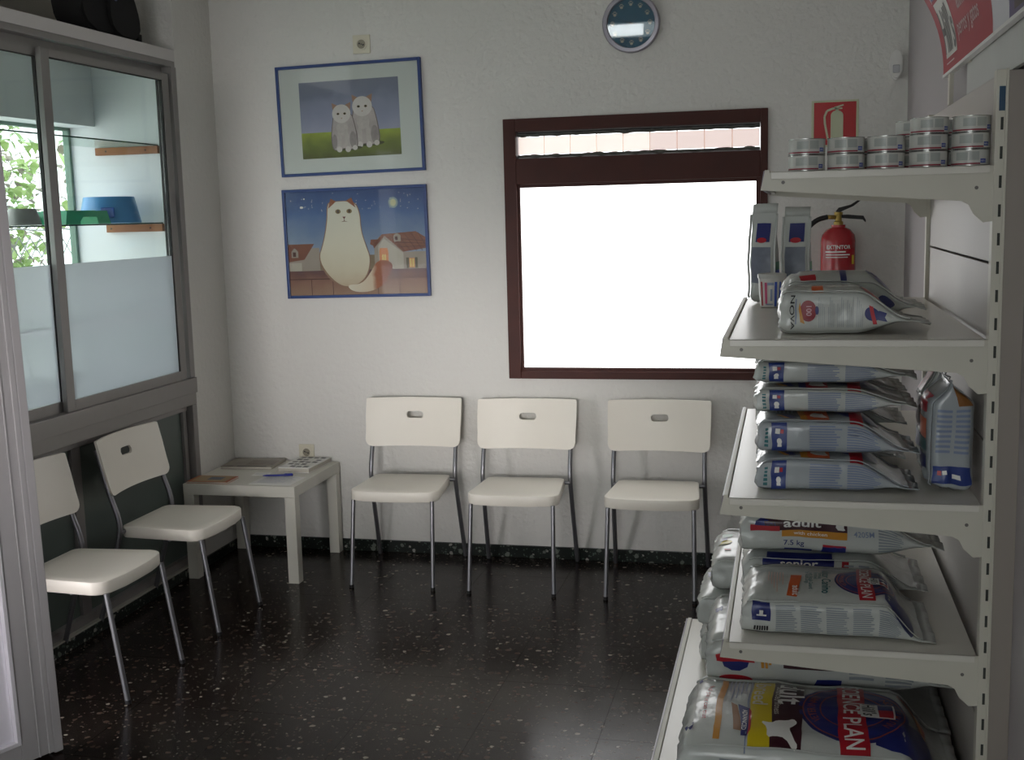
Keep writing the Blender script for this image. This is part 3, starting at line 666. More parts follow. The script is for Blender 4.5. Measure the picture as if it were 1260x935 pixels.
def kitten(ox, oz, s, d):
    P = lambda L: [(ox+x*s, oz+z*s) for x, z in L]
    deco('shadow', [P(loop([(-.06, -.12), (.08, -.12), (.1, -.1), (-.05, -.1)]))], fc(d), SHD, pr)
    BP = [(-.056, -.11), (-.06, -.04), (-.05, .02), (-.042, .06), (.042, .06), (.056, .01), (.066, -.05), (.068, -.105), (.03, -.115), (.0, -.105), (-.03, -.118)]
    deco('kitten_outline', [P(loop([(x*1.08, z*1.03) for x, z in BP]))], fc(d+.0002), mat('painted_fur_shade', '857B7A', .45, var=.15, scale=40), pr)
    deco('kitten_body', [P(loop(BP))], fc(d+.0003), KIT, pr)
    deco('kitten_haunch', [P(ell(.048, -.07, .018, .04, 18)), P(ell(-.046, -.075, .013, .035, 18))], fc(d+.00045), mat('painted_fur_mid', 'A9A09E', .45, var=.2, scale=60), pr)
    deco('kitten_chest', [P(ell(-.004, -.012, .03, .034, 22))], fc(d+.0005), mat('painted_fur_light', 'CCC4C0', .45, var=.15, scale=60), pr)
    deco('kitten_foreleg', [P(loop([(-.03, -.03), (-.012, -.03), (-.012, -.11), (-.034, -.11)], 1)), P(loop([(.006, -.03), (.026, -.03), (.032, -.11), (.01, -.11)], 1))], fc(d+.00052), mat('painted_fur_light', 'CCC4C0', .45), pr)
    deco('kitten_paw', [P(ell(-.024, -.113, .014, .014, 14)), P(ell(.02, -.114, .014, .014, 14)), P(ell(.056, -.108, .013, .012, 14))], fc(d+.0006), KITH, pr)
    deco('kitten_head', [P(ell(-.005, .055, .047, .044, 26))], fc(d+.0009), KITH, pr)
    deco('kitten_ear', [P([(-.048, .07), (-.052, .108), (-.024, .094)]), P([(.04, .07), (.045, .108), (.016, .096)])], fc(d+.0007), EARP, pr)
    deco('kitten_eye', [P(ell(-.022, .055, .0075, .0055, 12)), P(ell(.012, .055, .0075, .0055, 12))], fc(d+.0012), GOLD, pr); deco('kitten_pupil', [P(ell(-.022, .055, .0035, .005, 10)), P(ell(.012, .055, .0035, .005, 10))], fc(d+.0015), BLK, pr)
    deco('kitten_nose', [P([(-.009, .036), (-.001, .036), (-.005, .03)])], fc(d+.0012), EARP, pr)
kitten(.07, -.005, 1.05, .0131); kitten(-.035, -.03, .98, .0148)
box('glass', (-a, -.0195, -b), (a, -.018, b), PIC_GLASS, p1)

p2, a, b = frame('blue framed picture of a big white cat above night rooftops', .338, 1.066, 1.26, 1.784, R(-.6))
box('backing', (-a, -.009, -b), (a, -.004, b), mat('backing_board', '8C7C68', .7), p2)
pr2 = empty('print'); pr2.parent = p2
deco('night_sky', [rc(-a, -.06, a, b)], fc(.0095), grad_mat('painted_night_sky', [(0, '8E9CB0'), (.35, '6C82A4'), (.65, '48669A'), (1, '2C4880')], -.06, .25, 12, .35), pr2)
deco('star', [ell(-.27, .175, .009, .006, 10), ell(-.255, .215, .004, .004, 8)]+[ell(random.uniform(-a+.01, a-.01), random.uniform(.15, b-.01), .0018, .0018, 6) for _ in range(46)], fc(.0098), WHT, pr2)
deco('moon', [ell(.195, .183, .024, .026, 24)], fc(.0098), mat('painted_halo', '8FA4A8', .45), pr2); deco('moon_disc', [ell(.195, .183, .015, .017, 20)], fc(.0101), ink('moon', 'C8C89C'), pr2)
WALLP = mat('painted_house_wall', 'A89C90', .45, var=.15, scale=14); ROOFP = mat('painted_roof_tiles', '8E5A44', .45, var=.3, scale=30, col2='6C3C2E'); ROOFL = ink('roof_line', '54302A'); BRICKP = grad_mat('painted_parapet', [(0, '9C7C66'), (.5, '8A6454'), (.8, '6E4A44'), (1, '5C4048')], -.25, -.12, 18, .4)
deco('house_wall', [rc(-a, -.14, -.19, -.02), [(.09, -.14), (.09, -.0), (.125, .03), (.16, .03), (.24, -.05), (a, -.05), (a, -.14)]], fc(.0101), WALLP, pr2)
deco('house_wall_lit', [rc(-a, -.14, -.285, -.09), [(.11, -.13), (.11, -.02), (.14, .015), (.235, -.055), (.235, -.13)]], fc(.0103), mat('painted_wall_pale', 'BEB6A8', .45, var=.1, scale=20), pr2)
deco('roof', [[(-a, -.085), (-.27, -.075), (-.215, 0), (-a, .0)], [(.085, -.02), (.13, .035), (.30, .045), (a, .015), (a, -.035), (.235, -.05), (.145, .028), (.09, -.03)], [(.07, -.01), (.075, .012), (.115, .012), (.09, -.02)]], fc(.0105), ROOFP, pr2)
lines = []
for k in range(5): lines.append([(.17+.035*k, .04), (.173+.035*k, .04), (.243+.03*k, -.046), (.24+.03*k, -.046)])
for k in range(3): lines.append([(.16+.03*k, .02-.022*k), (a, .0-.012*k), (a, -.002-.012*k), (.16+.03*k, .017-.022*k)])
deco('roof_joint', lines, fc(.0107), ROOFL, pr2)
deco('dormer', [[(-.335, -.065), (-.335, -.035), (-.318, -.018), (-.3, -.035), (-.3, -.065)], [(.19, .0), (.19, .028), (.207, .04), (.225, .028), (.225, .0)]], fc(.0109), WALLP, pr2); deco('dormer_window', [rc(-.328, -.06, -.312, -.038), rc(.197, .006, .21, .024)], fc(.0112), ROOFL, pr2)
deco('lit_window', [[(.115, -.1), (.115, -.045), (.12, -.03), (.155, -.03), (.16, -.045), (.16, -.1)], rc(.262, -.125, .29, -.08)], fc(.0109), ink('window_glow', 'D88A58'), pr2); deco('lit_window_pane', [rc(.128, -.095, .136, -.06), rc(.139, -.095, .147, -.06), rc(.265, -.122, .274, -.083), rc(.278, -.122, .287, -.083)], fc(.0112), ink('pane_yellow', 'E0C878'), pr2)
deco('shutter', [rc(.248, -.127, .261, -.078), rc(.291, -.127, .304, -.078)], fc(.0111), ink('shutter_olive', '5C5844'), pr2)
deco('parapet', [rc(-a, -b, a, -.13)], fc(.0114), BRICKP, pr2); deco('parapet_joint', [rc(-a, -.172, a, -.168)]+[rc(x, -b, x+.003, -.168) for x in (-.24, -.13, .1, .21)]+[rc(x, -.168, x+.003, -.13) for x in (.2, .3)], fc(.0116), ROOFL, pr2)
CATF = grad_mat('painted_cat_fur', [(0, 'B49A80'), (.2, 'CCC2AA'), (.5, 'D6D0BC'), (1, 'D2D0C2')], -.23, .2, 16, .15)
deco('cat_outline', [loop([(-.2, -.07), (-.17, .0), (-.145, .1), (-.14, .18), (-.125, .2), (.005, .2), (.03, .14), (.03, .06), (.05, -.01), (.075, -.08), (.05, -.17), (-.02, -.215), (-.09, -.21), (-.16, -.16)])], fc(.0118), mat('painted_cat_edge', '947460', .45), pr2)
deco('cat_body', [loop([(-.195, -.07), (-.165, .0), (-.14, .1), (-.135, .175), (-.122, .197), (.0, .197), (.026, .14), (.026, .06), (.046, -.01), (.07, -.08), (.046, -.165), (-.02, -.21), (-.09, -.205), (-.155, -.146)])], fc(.0121), CATF, pr2)
deco('cat_ear', [[(-.132, .165), (-.118, .212), (-.09, .198)], [(-.04, .2), (-.012, .214), (.008, .165)]], fc(.0123), ink('ear_rust', '94583C'), pr2)
deco('cat_tail', [loop([(-.06, -.2), (.02, -.2), (.07, -.14), (.1, -.09), (.15, -.085), (.185, -.11), (.165, -.15), (.13, -.205), (.06, -.238), (-.03, -.235)])], fc(.0124), grad_mat('painted_tail', [(0, 'D8D0BE'), (.5, 'D0BCA4'), (.62, 'A05C3C'), (1, '7A3A28')], -.04, .18, 20, .2, axis=0), pr2)
deco('cat_eye', [ell(-.083, .15, .014, .011, 14), ell(-.026, .15, .014, .011, 14)], fc(.0124), ink('eye_olive', '84704A'), pr2); deco('cat_pupil', [ell(-.083, .15, .006, .008, 10), ell(-.026, .15, .006, .008, 10)], fc(.0127), ink('pupil', '4A3A2C'), pr2)
deco('cat_nose', [[(-.062, .125), (-.045, .125), (-.053, .113)], [(-.0545, .113), (-.0515, .113), (-.0515, .104), (-.0545, .104)], [(-.072, .1), (-.053, .106), (-.035, .1), (-.053, .102)]], fc(.0127), ink('nose', '6C3A30'), pr2)
box('glass', (-a, -.0195, -b), (a, -.018, b), PIC_GLASS, p2)

# ------------------------------------------------------------------ shelving on the right wall
SY0, SY1 = -2.69, -1.45
XB = 3.15
gd = thing('shelving_unit', 'cream steel wall shelving with sloping brackets stocked with pet food', 'shelves', (0, 0, 0))
for z0, z1 in ((.1, .46), (.465, .86), (.865, 1.105), (1.11, 1.503), (1.508, 1.906)):
    box('back_panel', (XB, SY0+.03, z0), (XB+.012, SY1, z1), PANEL_W, gd, .002)
slot = None
u = box('upright', (XB-.012, SY0-.004, 0), (XB+.007, SY0+.029, 1.91), SHELF_W, gd, .001)
box('upright_edge', (XB+.007, SY0-.007, 0), (XB+.012, SY0+.029, 1.912), SHELF_W, gd, .001)
box('end_panel', (XB+.012, SY0-.004, 0), (XR-.0005, SY0+.029, 1.908), END_G, gd)
for k in range(27):
    z = .3+.06*k
    if slot is None: o = box('slot', (-.0028, -.0006, -.013), (.0028, .002, .013), SHELF_D, u); slot = o.data
    else: o = bpy.data.objects.new('slot', slot); COL.objects.link(o); o.parent = u
    o.location = (XB+.001, SY0-.004, z)
box('sticker', (XB-.006, SY0-.0048, 1.826), (XB+.006, SY0-.0041, 1.876), ink('sticker_teal', '2A4A64'), u)
u = box('upright', (XB-.012, SY1, 0), (XR-.0005, SY1+.029, 1.91), SHELF_W, gd, .002)
def bracket(zt, d, y, parent):
    P = [(0, 0), (-.008, -.038)]
    P += [(d-.075, -.072), (d-.06, -.08), (d-.05, -.1), (d-.03, -.118), (d-.012, -.116), (d-.012, 0)]
    bm = bmesh.new(); bm_prism(bm, P, (y-.0015, y+.0015), lambda u, v, q: (XB-d+u, q, zt+v)); o = from_bm('bracket', bm, SHELF_W, parent)
    for (x, z) in ((.04, -.022), (d-.045, -.045)): lathe('rivet_hole', [(0, .0004), (.004, .0004), (.004, 0)], mat('hole_grey', '6E6A66', .4), o, 10, 'y', (XB-d+x, y-.0015, zt+z))  # rivet holes are plain grey discs
def tray(zt, d):
    o = boxes('tray', [((XB-d+.012, SY0+.006, zt-.010), (XB-.016, SY1-.004, zt)), ((XB-d+.014, SY0-.0045, zt-.015), (XB-.02, SY0-.0018, zt+.0015)), ((XB-d+.014, SY0-.0045, zt-.0012), (XB-.02, SY0+.0058, zt+.0015))], TRAY_W, gd, .001)
    boxes('front_lip', [((XB-d, SY0+.003, zt-.034), (XB-d+.0115, SY1-.004, zt+.006))], SHELF_W, gd, .002)
    bm = bmesh.new(); bm_prism(bm, [(-.006, -.036), (-.003, -.036), (.003, .004), (.0, .004)], (SY0+.004, SY1-.004), lambda u, v, q: (XB-d-.002+u, q, zt+v)); from_bm('price_rail', bm, RAIL, gd)
    bracket(zt, d, SY0, gd); bracket(zt, d, SY1-.002, gd)
Z1, Z2, Z3, Z4, ZB = 1.714, 1.346, .982, .638, .25
tray(Z1, .483); tray(Z2, .572); tray(Z3, .572); tray(Z4, .572)
bd = .757
boxes('base_tray', [((XB-bd+.014, SY0+.003, ZB-.012), (XB-.016, SY1-.003, ZB))], TRAY_W, gd, .001)
boxes('base_lip', [((XB-bd, SY0+.003, ZB-.05), (XB-bd+.0135, SY1-.003, ZB+.004))], SHELF_W, gd, .002)
boxes('base_rail', [((XB-bd-.006, SY0+.003, ZB-.045), (XB-bd-.0005, SY1-.003, ZB+.001))], RAIL, gd, .001)
boxes('plinth', [((XB-bd+.05, SY0+.02, 0), (XB-bd+.06, SY1-.02, ZB-.013)), ((XB-bd+.05, SY0+.003, 0), (XB-.013, SY0+.0195, ZB-.013)), ((XB-bd+.05, SY1-.0195, 0), (XB-.013, SY1-.003, ZB-.013))], SHELF_W, gd)
for o in gd.children:
    pass
# header board above the unit, bowed out into the room
hb = thing('header_sign', 'red bowed header sign with a white logo panel above the shelving', 'sign', (0, 0, 0))
HY1, HY0 = -1.67, -3.35
def arcm(d):
    def f(u, v):      # u runs from the far end towards the viewer, v up the bow
        th = v/.42; r_ = .42+d
        return Vector((3.157-.42*(1-cos(th))-d*cos(th), HY1-u, 2.005+(.42)*sin(th)-0*r_))
    return f
BH = .42
bm = bmesh.new(); n = 14
A = [[bm.verts.new(arcm(d)(u, BH*k/n)) for k in range(n+1)] for d, u in ((0, 0), (0, HY1-HY0), (.004, HY1-HY0), (.004, 0))]
for q in range(4):
    a_, b_ = A[q], A[(q+1) % 4]
    for k in range(n): bm.faces.new((a_[k], a_[k+1], b_[k+1], b_[k]))
bm.faces.new([q[0] for q in A]); bm.faces.new([q[-1] for q in A])
from_bm('board', bm, mat('sign_board_white', 'D8D8DC', .35), hb)
SRED = ink('sign_crimson', '9C1626', .6); HL = HY1-HY0
deco('red_field', [rc(.0, .0, .86, BH)], arcm(.0045), SRED, hb)
deco('logo_panel', [[(.085, .035), (.30, .035), (.30, .19), (.085, .19)]], arcm(.0052), ink('logo_white', 'D4D2CC'), hb)
deco('logo_lettering', [text_shape("Hill's", .19, .108, .165, bold=.02, sx=.68)], arcm(.0058), BLK, hb, .02)
deco('logo_blue', [rc(.085, .20, .19, .34)], arcm(.0052), ink('logo_navy', '34387C'), hb); deco('logo_red', [rc(.2, .20, .30, .34)], arcm(.0054), RED, hb)
deco('logo_edge', [rc(.08, .195, .085, .345), rc(.19, .195, .2, .345), rc(.30, .195, .306, .345)], arcm(.0056), WHT, hb)
for w_, cx_, cy_, sz_ in (('alimentos', .56, .15, .075), ('perros y gatos', .52, .075, .06)): deco('lettering', [text_shape(w_, cx_, cy_, sz_)], arcm(.0056), ink('sign_text', 'C8A8A8'), hb, .02)
deco('small_print', [rc(.09, .018, .24, .022)], arcm(.0056), ink('sign_text', 'C8A8A8'), hb)
deco('blue_field', [rc(1.06, 0, HL, BH)], arcm(.0045), ink('sign_violet', '46306E'), hb); deco('brown_field', [rc(1.12, .01, HL-.1, BH)], arcm(.005), mat('sign_photo', '5A4038', .4, var=.4, scale=8), hb)
box('bottom_strip', (3.15, HY0, 1.996), (3.166, HY1, 2.0045), WHT, hb, .001)
for y in (-1.79, -3.2): box('support_post', (3.153, y-.018, 1.9105), (3.164, y+.018, 1.9955), SHELF_W, hb)
box('backing_board', (3.17, -3.3, 1.9105), (3.18, -2.02, 2.25), mat('backing_white', 'C8C8C4', .5), hb)
for y in (-2.1, -3.1): box('wall_bracket', (3.166, y, 1.994), (XR-.0003, y+.03, 2.002), SHELF_W, hb)

# ------------------------------------------------------------------ cans on the top shelf
CANM = mat('tin_label_grey', 'CACAC4', .4, var=.06); TIN = mat('tin_rim', 'B0B0AC', .25, metal=.9)
CR, CH = .0405, .0353
cn = thing('food_can', '', 'can')
lathe('label_wrap', [(0, .0015), (CR-.001, .0015), (CR-.001, CH-.0015), (0, CH-.0015)], CANM, cn, 36)
bm = bmesh.new()
for z in (.0008, CH-.0022): bm_lathe(bm, [(CR-.002, z), (CR, z), (CR, z+.0014), (CR-.002, z+.0014)], 36)
from_bm('rim', bm, TIN, cn, smooth=True, angle=40)
cf = cyl(CR-.0006, 0)
deco('red_band', [rc(-.06, .0032, .024, .0062)], cf, ink('can_red', '8E1C34'), cn, .008); deco('blue_mark', [rc(.0245, .006, .038, .0145)], cf, ink('can_blue', '34489C'), cn, .006)
deco('text_block', [rc(-.028, .012, -.002, .029), rc(.001, .012, .022, .030)], cf, ink('can_text', 'A8ACA8'), cn, .008)
cf2 = cyl(CR-.0003, 0); deco('price_print', [text_shape('Hill’s', .031, .0102, .006)], cf2, ink('can_white', 'C8CCE0'), cn, .01)
GC = 'small pet food cans on the top shelf'
ords = ('first', 'second', 'third', 'fourth', 'fifth')
first = True
cx = [2.757, 2.841, 2.9255, 3.0135, 3.1005]
for k, (x, nst) in enumerate(zip(cx, (2, 2, 2, 3, 3))):
    for j in range(nst):
        c = cn if first else copy_tree(cn); first = False
        c.location = (x+random.uniform(-.0008, .0008), SY0+.062+random.uniform(-.001, .001), Z1+.0017+j*(CH+.0002)); c.rotation_euler[2] = R(random.uniform(-6, 10)) + (R(-14) if (k == 4 and j == 0) else 0)
        pos = ('bottom', 'top')[j] if nst == 2 else ('bottom', 'middle', 'top')[j]
        c['label'] = f'{pos} can of the {ords[k]} front stack from the left, top shelf'; c['group'] = GC
for k, (x, nst) in enumerate(((2.992, 3), (3.077, 3), (2.88, 2))):
    for j in range(nst):
        c = copy_tree(cn); c.location = (x, SY0+.152, Z1+.0017+j*(CH+.0002)); c['group'] = GC; c.rotation_euler[2] = R(20*k)
        c['label'] = f"{('bottom','top')[j] if nst==2 else ('bottom','middle','top')[j]} can of the rear stack behind the {('gap of third and fourth','gap of fourth and fifth','gap of second and third')[k]} front stacks"

# ------------------------------------------------------------------ pet food bags
class Bag:
    """gusseted foil bag lying on its back: local x from the folded bottom (0) to the sealed mouth (L), y across, z up"""
    def __init__(s, L, W, T, taper=.34, seal=.25, fin=.03, amp=.005, seed=0, n=7, bulge=.1, mouth=True):
        s.__dict__.update(locals())
    def prof(s, q):
        a = min(1, max(0, q/.05)); e = .80+.20*(1-(1-a)**2)
        k = max(0, (q-(1-s.taper))/s.taper); k = k*k*(3-2*k)*.97 if s.mouth else 0
        top = s.T*e; bot = s.T*(1-e)*.3; hs = s.T*s.seal
        z1 = top*(1-k)+(hs+.002)*k; z0 = bot*(1-k)+(hs-.002)*k
        return z0, z1, s.W/2*(1-.03*(1-a)+.02*k), k
    def jig(s, p):
        f = Vector((p.x*7+s.seed*3.1, p.y*7+s.seed, p.z*9)); d = noise.noise_vector(f)*s.amp
        f2 = Vector((p.x*24+s.seed, p.y*24, p.z*24+s.seed)); d += noise.noise_vector(f2)*s.amp*.35
        f3 = Vector((p.x*5, p.y*16+s.seed*7, p.z*3)); d.z += abs(noise.noise(f3))*s.amp*.6
        e_ = max(0, 1-p.x/.075)
        if e_: d += noise.noise_vector(Vector((p.x*30, p.y*38+s.seed, p.z*38)))*s.amp*1.5*e_
        return p+d
    def raw(s, x, th):
        z0, z1, hw, k = s.prof(x/s.L); c, sn = cos(th), sin(th); n = s.n*(1-k)+2.4*k
        y = hw*math.copysign(abs(c)**(2/n), c); z = (z0+z1)/2+(z1-z0)/2*math.copysign(abs(sn)**(2/n), sn)
        if sn > 0: z += s.bulge*s.T*(1-k)*(1-(y/hw)**2)*min(1, x/s.L/.12)
        q = 1-abs(abs(c)-abs(sn)); 
        return Vector((x, y, z))
    def floorlift(s, p): p.z = max(p.z, .0006); return p
    def body(s, M, parent):
        e = s.n/2; A = lambda y: math.acos(math.copysign(abs(y)**e, y)); D = lambda w_: math.asin(math.copysign(abs(w_)**e, w_))
        TH = [D(-.95+1.9*i/9) for i in range(10)]+[A(.96-1.92*i/17) for i in range(18)]+[pi-D(.95-1.9*i/9) for i in range(10)]+[2*pi-A(-.96+1.92*i/13) for i in range(14)]
        N, K = 44, len(TH); bm = bmesh.new(); rings = []
        for i in range(N+1):
            q = i/N; x = s.L*(q**1.15 if q < .5 else q**1.15)
            rings.append([bm.verts.new(s.floorlift(s.jig(s.raw(x, TH[j])))) for j in range(K)])
        for a, b in zip(rings, rings[1:]):
            for j in range(K): bm.faces.new((a[j], a[(j+1) % K], b[(j+1) % K], b[j]))
        # folded bottom end
        c0 = Vector((0, 0, 0))
        for v in rings[0]: c0 += v.co/K
        prev = rings[0]
        for f_, dx in ((.8, -.006), (.45, -.003)):
            nr = [bm.verts.new(c0+(v.co-c0)*f_+Vector((dx*(1+noise.noise(v.co*40)), 0, 0))) for v in rings[0]]
            for j in range(K): bm.faces.new((prev[j], prev[(j+1) % K], nr[(j+1) % K], nr[j]))
            prev = nr
        bm.faces.new(prev); bm.faces.new(rings[-1])
        return from_bm('bag_body', bm, M, parent, smooth=True, angle=55)
    def top(s, off=.0018):
        def f(u, v):
            z0, z1, hw, k = s.prof(u/s.L); n = s.n*(1-k)+2.4*k; vv = max(-.985, min(.985, v/hw))
            z = (z0+z1)/2+(z1-z0)/2*(1-abs(vv)**n)**(1/n)+s.bulge*s.T*(1-k)*(1-vv*vv)*min(1, max(0, u/s.L/.12))
            return s.jig(Vector((u, v, z)))+Vector((0, 0, off))
        return f
    def side(s, off=.0018, sgn=-1):
        def f(u, v):          # v is the height as a share 0..1 of the gusset
            z0, z1, hw, k = s.prof(u/s.L); n = s.n*(1-k)+2.4*k; w_ = max(-.97, min(.97, 2*v-1))
            y = hw*(1-abs(w_)**n)**(1/n); z = (z0+z1)/2+(z1-z0)/2*w_
            return s.floorlift(s.jig(Vector((u, sgn*y, z))))+Vector((0, sgn*off, 0))
        return f
    def seams(s, M, parent):
        """raised welded edges along the four long corners and the flat mouth fin"""
        for sy in (-1, 1):
            bm = bmesh.new(); P0, P1 = [], []
            for i in range(31):
                x = s.L*(.02+.975*i/30); z0, z1, hw, k = s.prof(x/s.L)
                b = s.floorlift(s.jig(Vector((x, sy*hw*.965, z1-(z1-z0)*.04)))); P0.append(b); P1.append(b+Vector((0, sy*.007, .003)))
            for i in range(30):
                q = [bm.verts.new(p) for p in (P0[i], P0[i+1], P1[i+1], P1[i])]; bm.faces.new(q)
            bmesh.ops.remove_doubles(bm, verts=bm.verts, dist=1e-6)
            bmesh.ops.solidify(bm, geom=bm.faces[:], thickness=.0016)
            from_bm('welded_edge', bm, M, parent, smooth=True)
        if s.mouth:
            z0, z1, hw, k = s.prof(1); bm = bmesh.new(); n = 22; A = []; B = []
            for i in range(n+1):
                y = -hw+2*hw*i/n; p = s.floorlift(s.jig(Vector((s.L*.995, y, (z0+z1)/2)))); A.append(p)
                q = p+Vector((s.fin, 0, -.2*s.fin+.004*sin(y*90+s.seed))); B.append(s.floorlift(q))
            for i in range(n): bm.faces.new([bm.verts.new(v) for v in (A[i], A[i+1], B[i+1], B[i])])
            bmesh.ops.remove_doubles(bm, verts=bm.verts, dist=1e-6); bmesh.ops.solidify(bm, geom=bm.faces[:], thickness=.002)
            from_bm('mouth_seal', bm, M, parent, smooth=True)
GB = 'pet food bags on the shelving'
def bag(label, loc, rz, B, body=BAGW, rot=None):
    t = thing('food_bag', label, 'bag', loc, rz, GB)
    if rot: t.rotation_euler = rot
    B.body(body, t); B.seams(body, t); return t
def fine(u0, u1, v0, v1, nl, gap=.45):
    h = (v1-v0)/nl; return [rc(u0, v0+h*k, u1-(u1-u0)*.25*random.random(), v0+h*(k+1-gap)) for k in range(nl)]
def oval_logo(t, f, cx, cy, sx, sy, rot=0, txt=True):
    """navy oval with orange ring lines, red SCIENCE PLAN band and the small white/blue/red flag"""
    T = lambda P: [(cx+cos(rot)*x-sin(rot)*y, cy+sin(rot)*x+cos(rot)*y) for x, y in P]
    f1, f2, f3, f4, f5 = [(lambda k: (lambda u, v: f(u, v)+(f.nrm*k)))(k) for k in (0, .0006, .0012, .0018, .0024)]
    deco('oval_emblem', [T(ell(0, 0, sx, sy, 40))], f1, NAVY, t, .02)
    for q in (.93, .62):
        ring = []
        o_ = ell(0, 0, sx*q, sy*q, 40); i_ = ell(0, 0, sx*(q-.025), sy*(q-.03), 40)
        for k in range(40): ring.append(T([o_[k], o_[(k+1) % 40], i_[(k+1) % 40], i_[k]]))
        deco('emblem_ring', ring, f2, ink('ring_rust', '9A4A34'), t, .02)
    for word, a0, a1, q in (('VETERINARY', 215, 145, .77), ('NUTRITION', -45, 45, .77)):
        letters = []
        for i, chh in enumerate(word):
            a = R(a0+(a1-a0)*(i+.5)/len(word)); x, y = sx*q*cos(a), sy*q*sin(a)
            V, P = text2d(chh, 1, .01); sz = sy*.17; rr = a-pi/2 if a0 > 90 else a+pi/2
            letters.append(('mesh', T([(x+cos(rr)*p*sz-sin(rr)*q2*sz, y+sin(rr)*p*sz+cos(rr)*q2*sz) for p, q2 in V]), P))
        deco('emblem_lettering', letters, f2, ink('ring_rust', '9A4A34'), t, .02)
    deco('red_band', [T(rc(-sx*.26, -sy*1.22, sx*.24, sy*1.22))], f3, RED, t, .02)
    if txt:
        V, P = text2d('SCIENCE PLAN', 1, .012); wid = max(v[0] for v in V)-min(v[0] for v in V); k = sy*2.25/wid; hh = sx*.34
        deco('band_lettering', [('mesh', T([(q2*hh/.75, -p*k) for p, q2 in V]), P)], f4, WHT, t, .02)
    deco('flag_white', [T(rc(sx*.16, -sy*.27, sx*.74, sy*.27))], f4, WHT, t, .02)
    deco('flag_blue', [T(rc(sx*.46, 0, sx*.71, sy*.24))], f5, NAVY, t, .02); deco('flag_red', [T(rc(sx*.46, -sy*.24, sx*.71, 0))], f5, RED, t, .02)
    V, P = text2d("Hill's", 1, .015); k = sy*.44/(max(v[0] for v in V)-min(v[0] for v in V))
    deco('flag_lettering', [('mesh', T([(sx*.31+q2*sx*.3, -p*k) for p, q2 in V]), P)], f5, BLK, t, .02)
class Fn:
    def __init__(s, f, n): s.f = f; s.nrm = Vector(n)
    def __call__(s, u, v): return s.f(u, v)
    def up(s, k): return Fn(lambda u, v: s.f(u, v)+s.nrm*k, s.nrm)
def faces(B): return Fn(B.top(), (0, 0, 1)), Fn(B.side(), (0, -1, 0))
def vtext(body, u, v, size, bold=.01, flip=-1, sx=1): return text_shape(body, u, v, size, flip*pi/2, bold, sx)

# --- base shelf
B = Bag(.63, .41, .15, taper=.2, seal=.25, amp=.006, seed=3, bulge=.12)
t = bag('big near bag on the bottom shelf with navy oval and yellow stripe', (2.475, -2.52, ZB+.001), R(-1), B); ft, fs = faces(B)
oval_logo(t, ft, .405, .0, .13, .16)
ft0 = ft; ft = Fn(lambda u, v, g=ft0: g(u*1.12, v*1.35-.045), (0, 0, 1))
deco('maroon_panel', [rc(.19, -.11, .255, .19)], ft, MAROON, t); deco('yellow_panel', [rc(.145, -.11, .19, .19)], ft, YEL, t); deco('panel_rule', [rc(.139, -.12, .1415, .195)], ft, BLUE_T, t)
deco('adult_lettering', [vtext('adult', .229, .115, .075, .02)], ft.up(.0006), WHT, t, .015); deco('panel_small_lettering', [vtext('advanced fitness', .202, .06, .02)], ft.up(.0006), ink('pale_text', 'CFC8BC'), t, .015); deco('breed_lettering', [vtext('e breed', .165, .10, .045, .015)], ft.up(.0006), ink('pale_text', 'CFC8BC'), t, .015)
deco('dog_silhouette', [loop([(.165, -.035), (.19, -.04), (.2, -.03), (.225, -.03), (.236, -.02), (.246, -.035), (.238, -.05), (.228, -.06), (.238, -.09), (.25, -.105), (.24, -.115), (.222, -.09), (.2, -.085), (.185, -.09), (.182, -.06)], 1)], ft.up(.0009), WHT, t, .015)
deco('amber_stripe', [rc(.072, -.1, .086, .16)], ft, AMBER, t); deco('tag_brown', [[(.105, .03), (.118, .02), (.13, -.075), (.112, -.072)]], ft, BROWN, t); deco('tag_blue', [[(.12, .025), (.142, .012), (.143, -.088), (.13, -.088)]], ft.up(.0005), NAVY, t); deco('tag_red', [[(.142, .014), (.147, .0), (.148, -.07), (.143, -.088)]], ft.up(.0007), RED, t)
deco('tag_lettering', [vtext('ADVANCED', .134, -.035, .014)], ft.up(.001), WHT, t, .015)
deco('small_lettering', [rc(.092+.009*k, .18-.09-.05*((k*7) % 4)/3, .094+.009*k, .185) for k in range(5)], ft, BLUE_T, t); deco('red_small_lettering', [vtext('food your pet can trust', .048, .04, .017)], ft, RED, t, .02)
ft = ft0
deco('navy_swoosh', [loop([(.43, -.15), (.52, -.04), (.585, .06), (.585, -.17), (.50, -.185)], 1)], ft.up(-.0004), NAVY, t); deco('flame_mark', [loop([(.50, .15), (.56, .14), (.585, .06), (.565, .02), (.55, .09)], 1)], ft, ink('flame', '9A3A22'), t); deco('gold_mark', [loop([(.54, .13), (.575, .06), (.578, .01), (.56, .07)], 1)], ft.up(.0005), AMBER, t)
deco('corner_mark', [rc(.02, .15, .03, .17), rc(.012, -.14, .03, -.12)], ft, NAVY, t); deco('gusset_print', fine(.1, .55, .2, .8, 9), fs, GREYT, t)

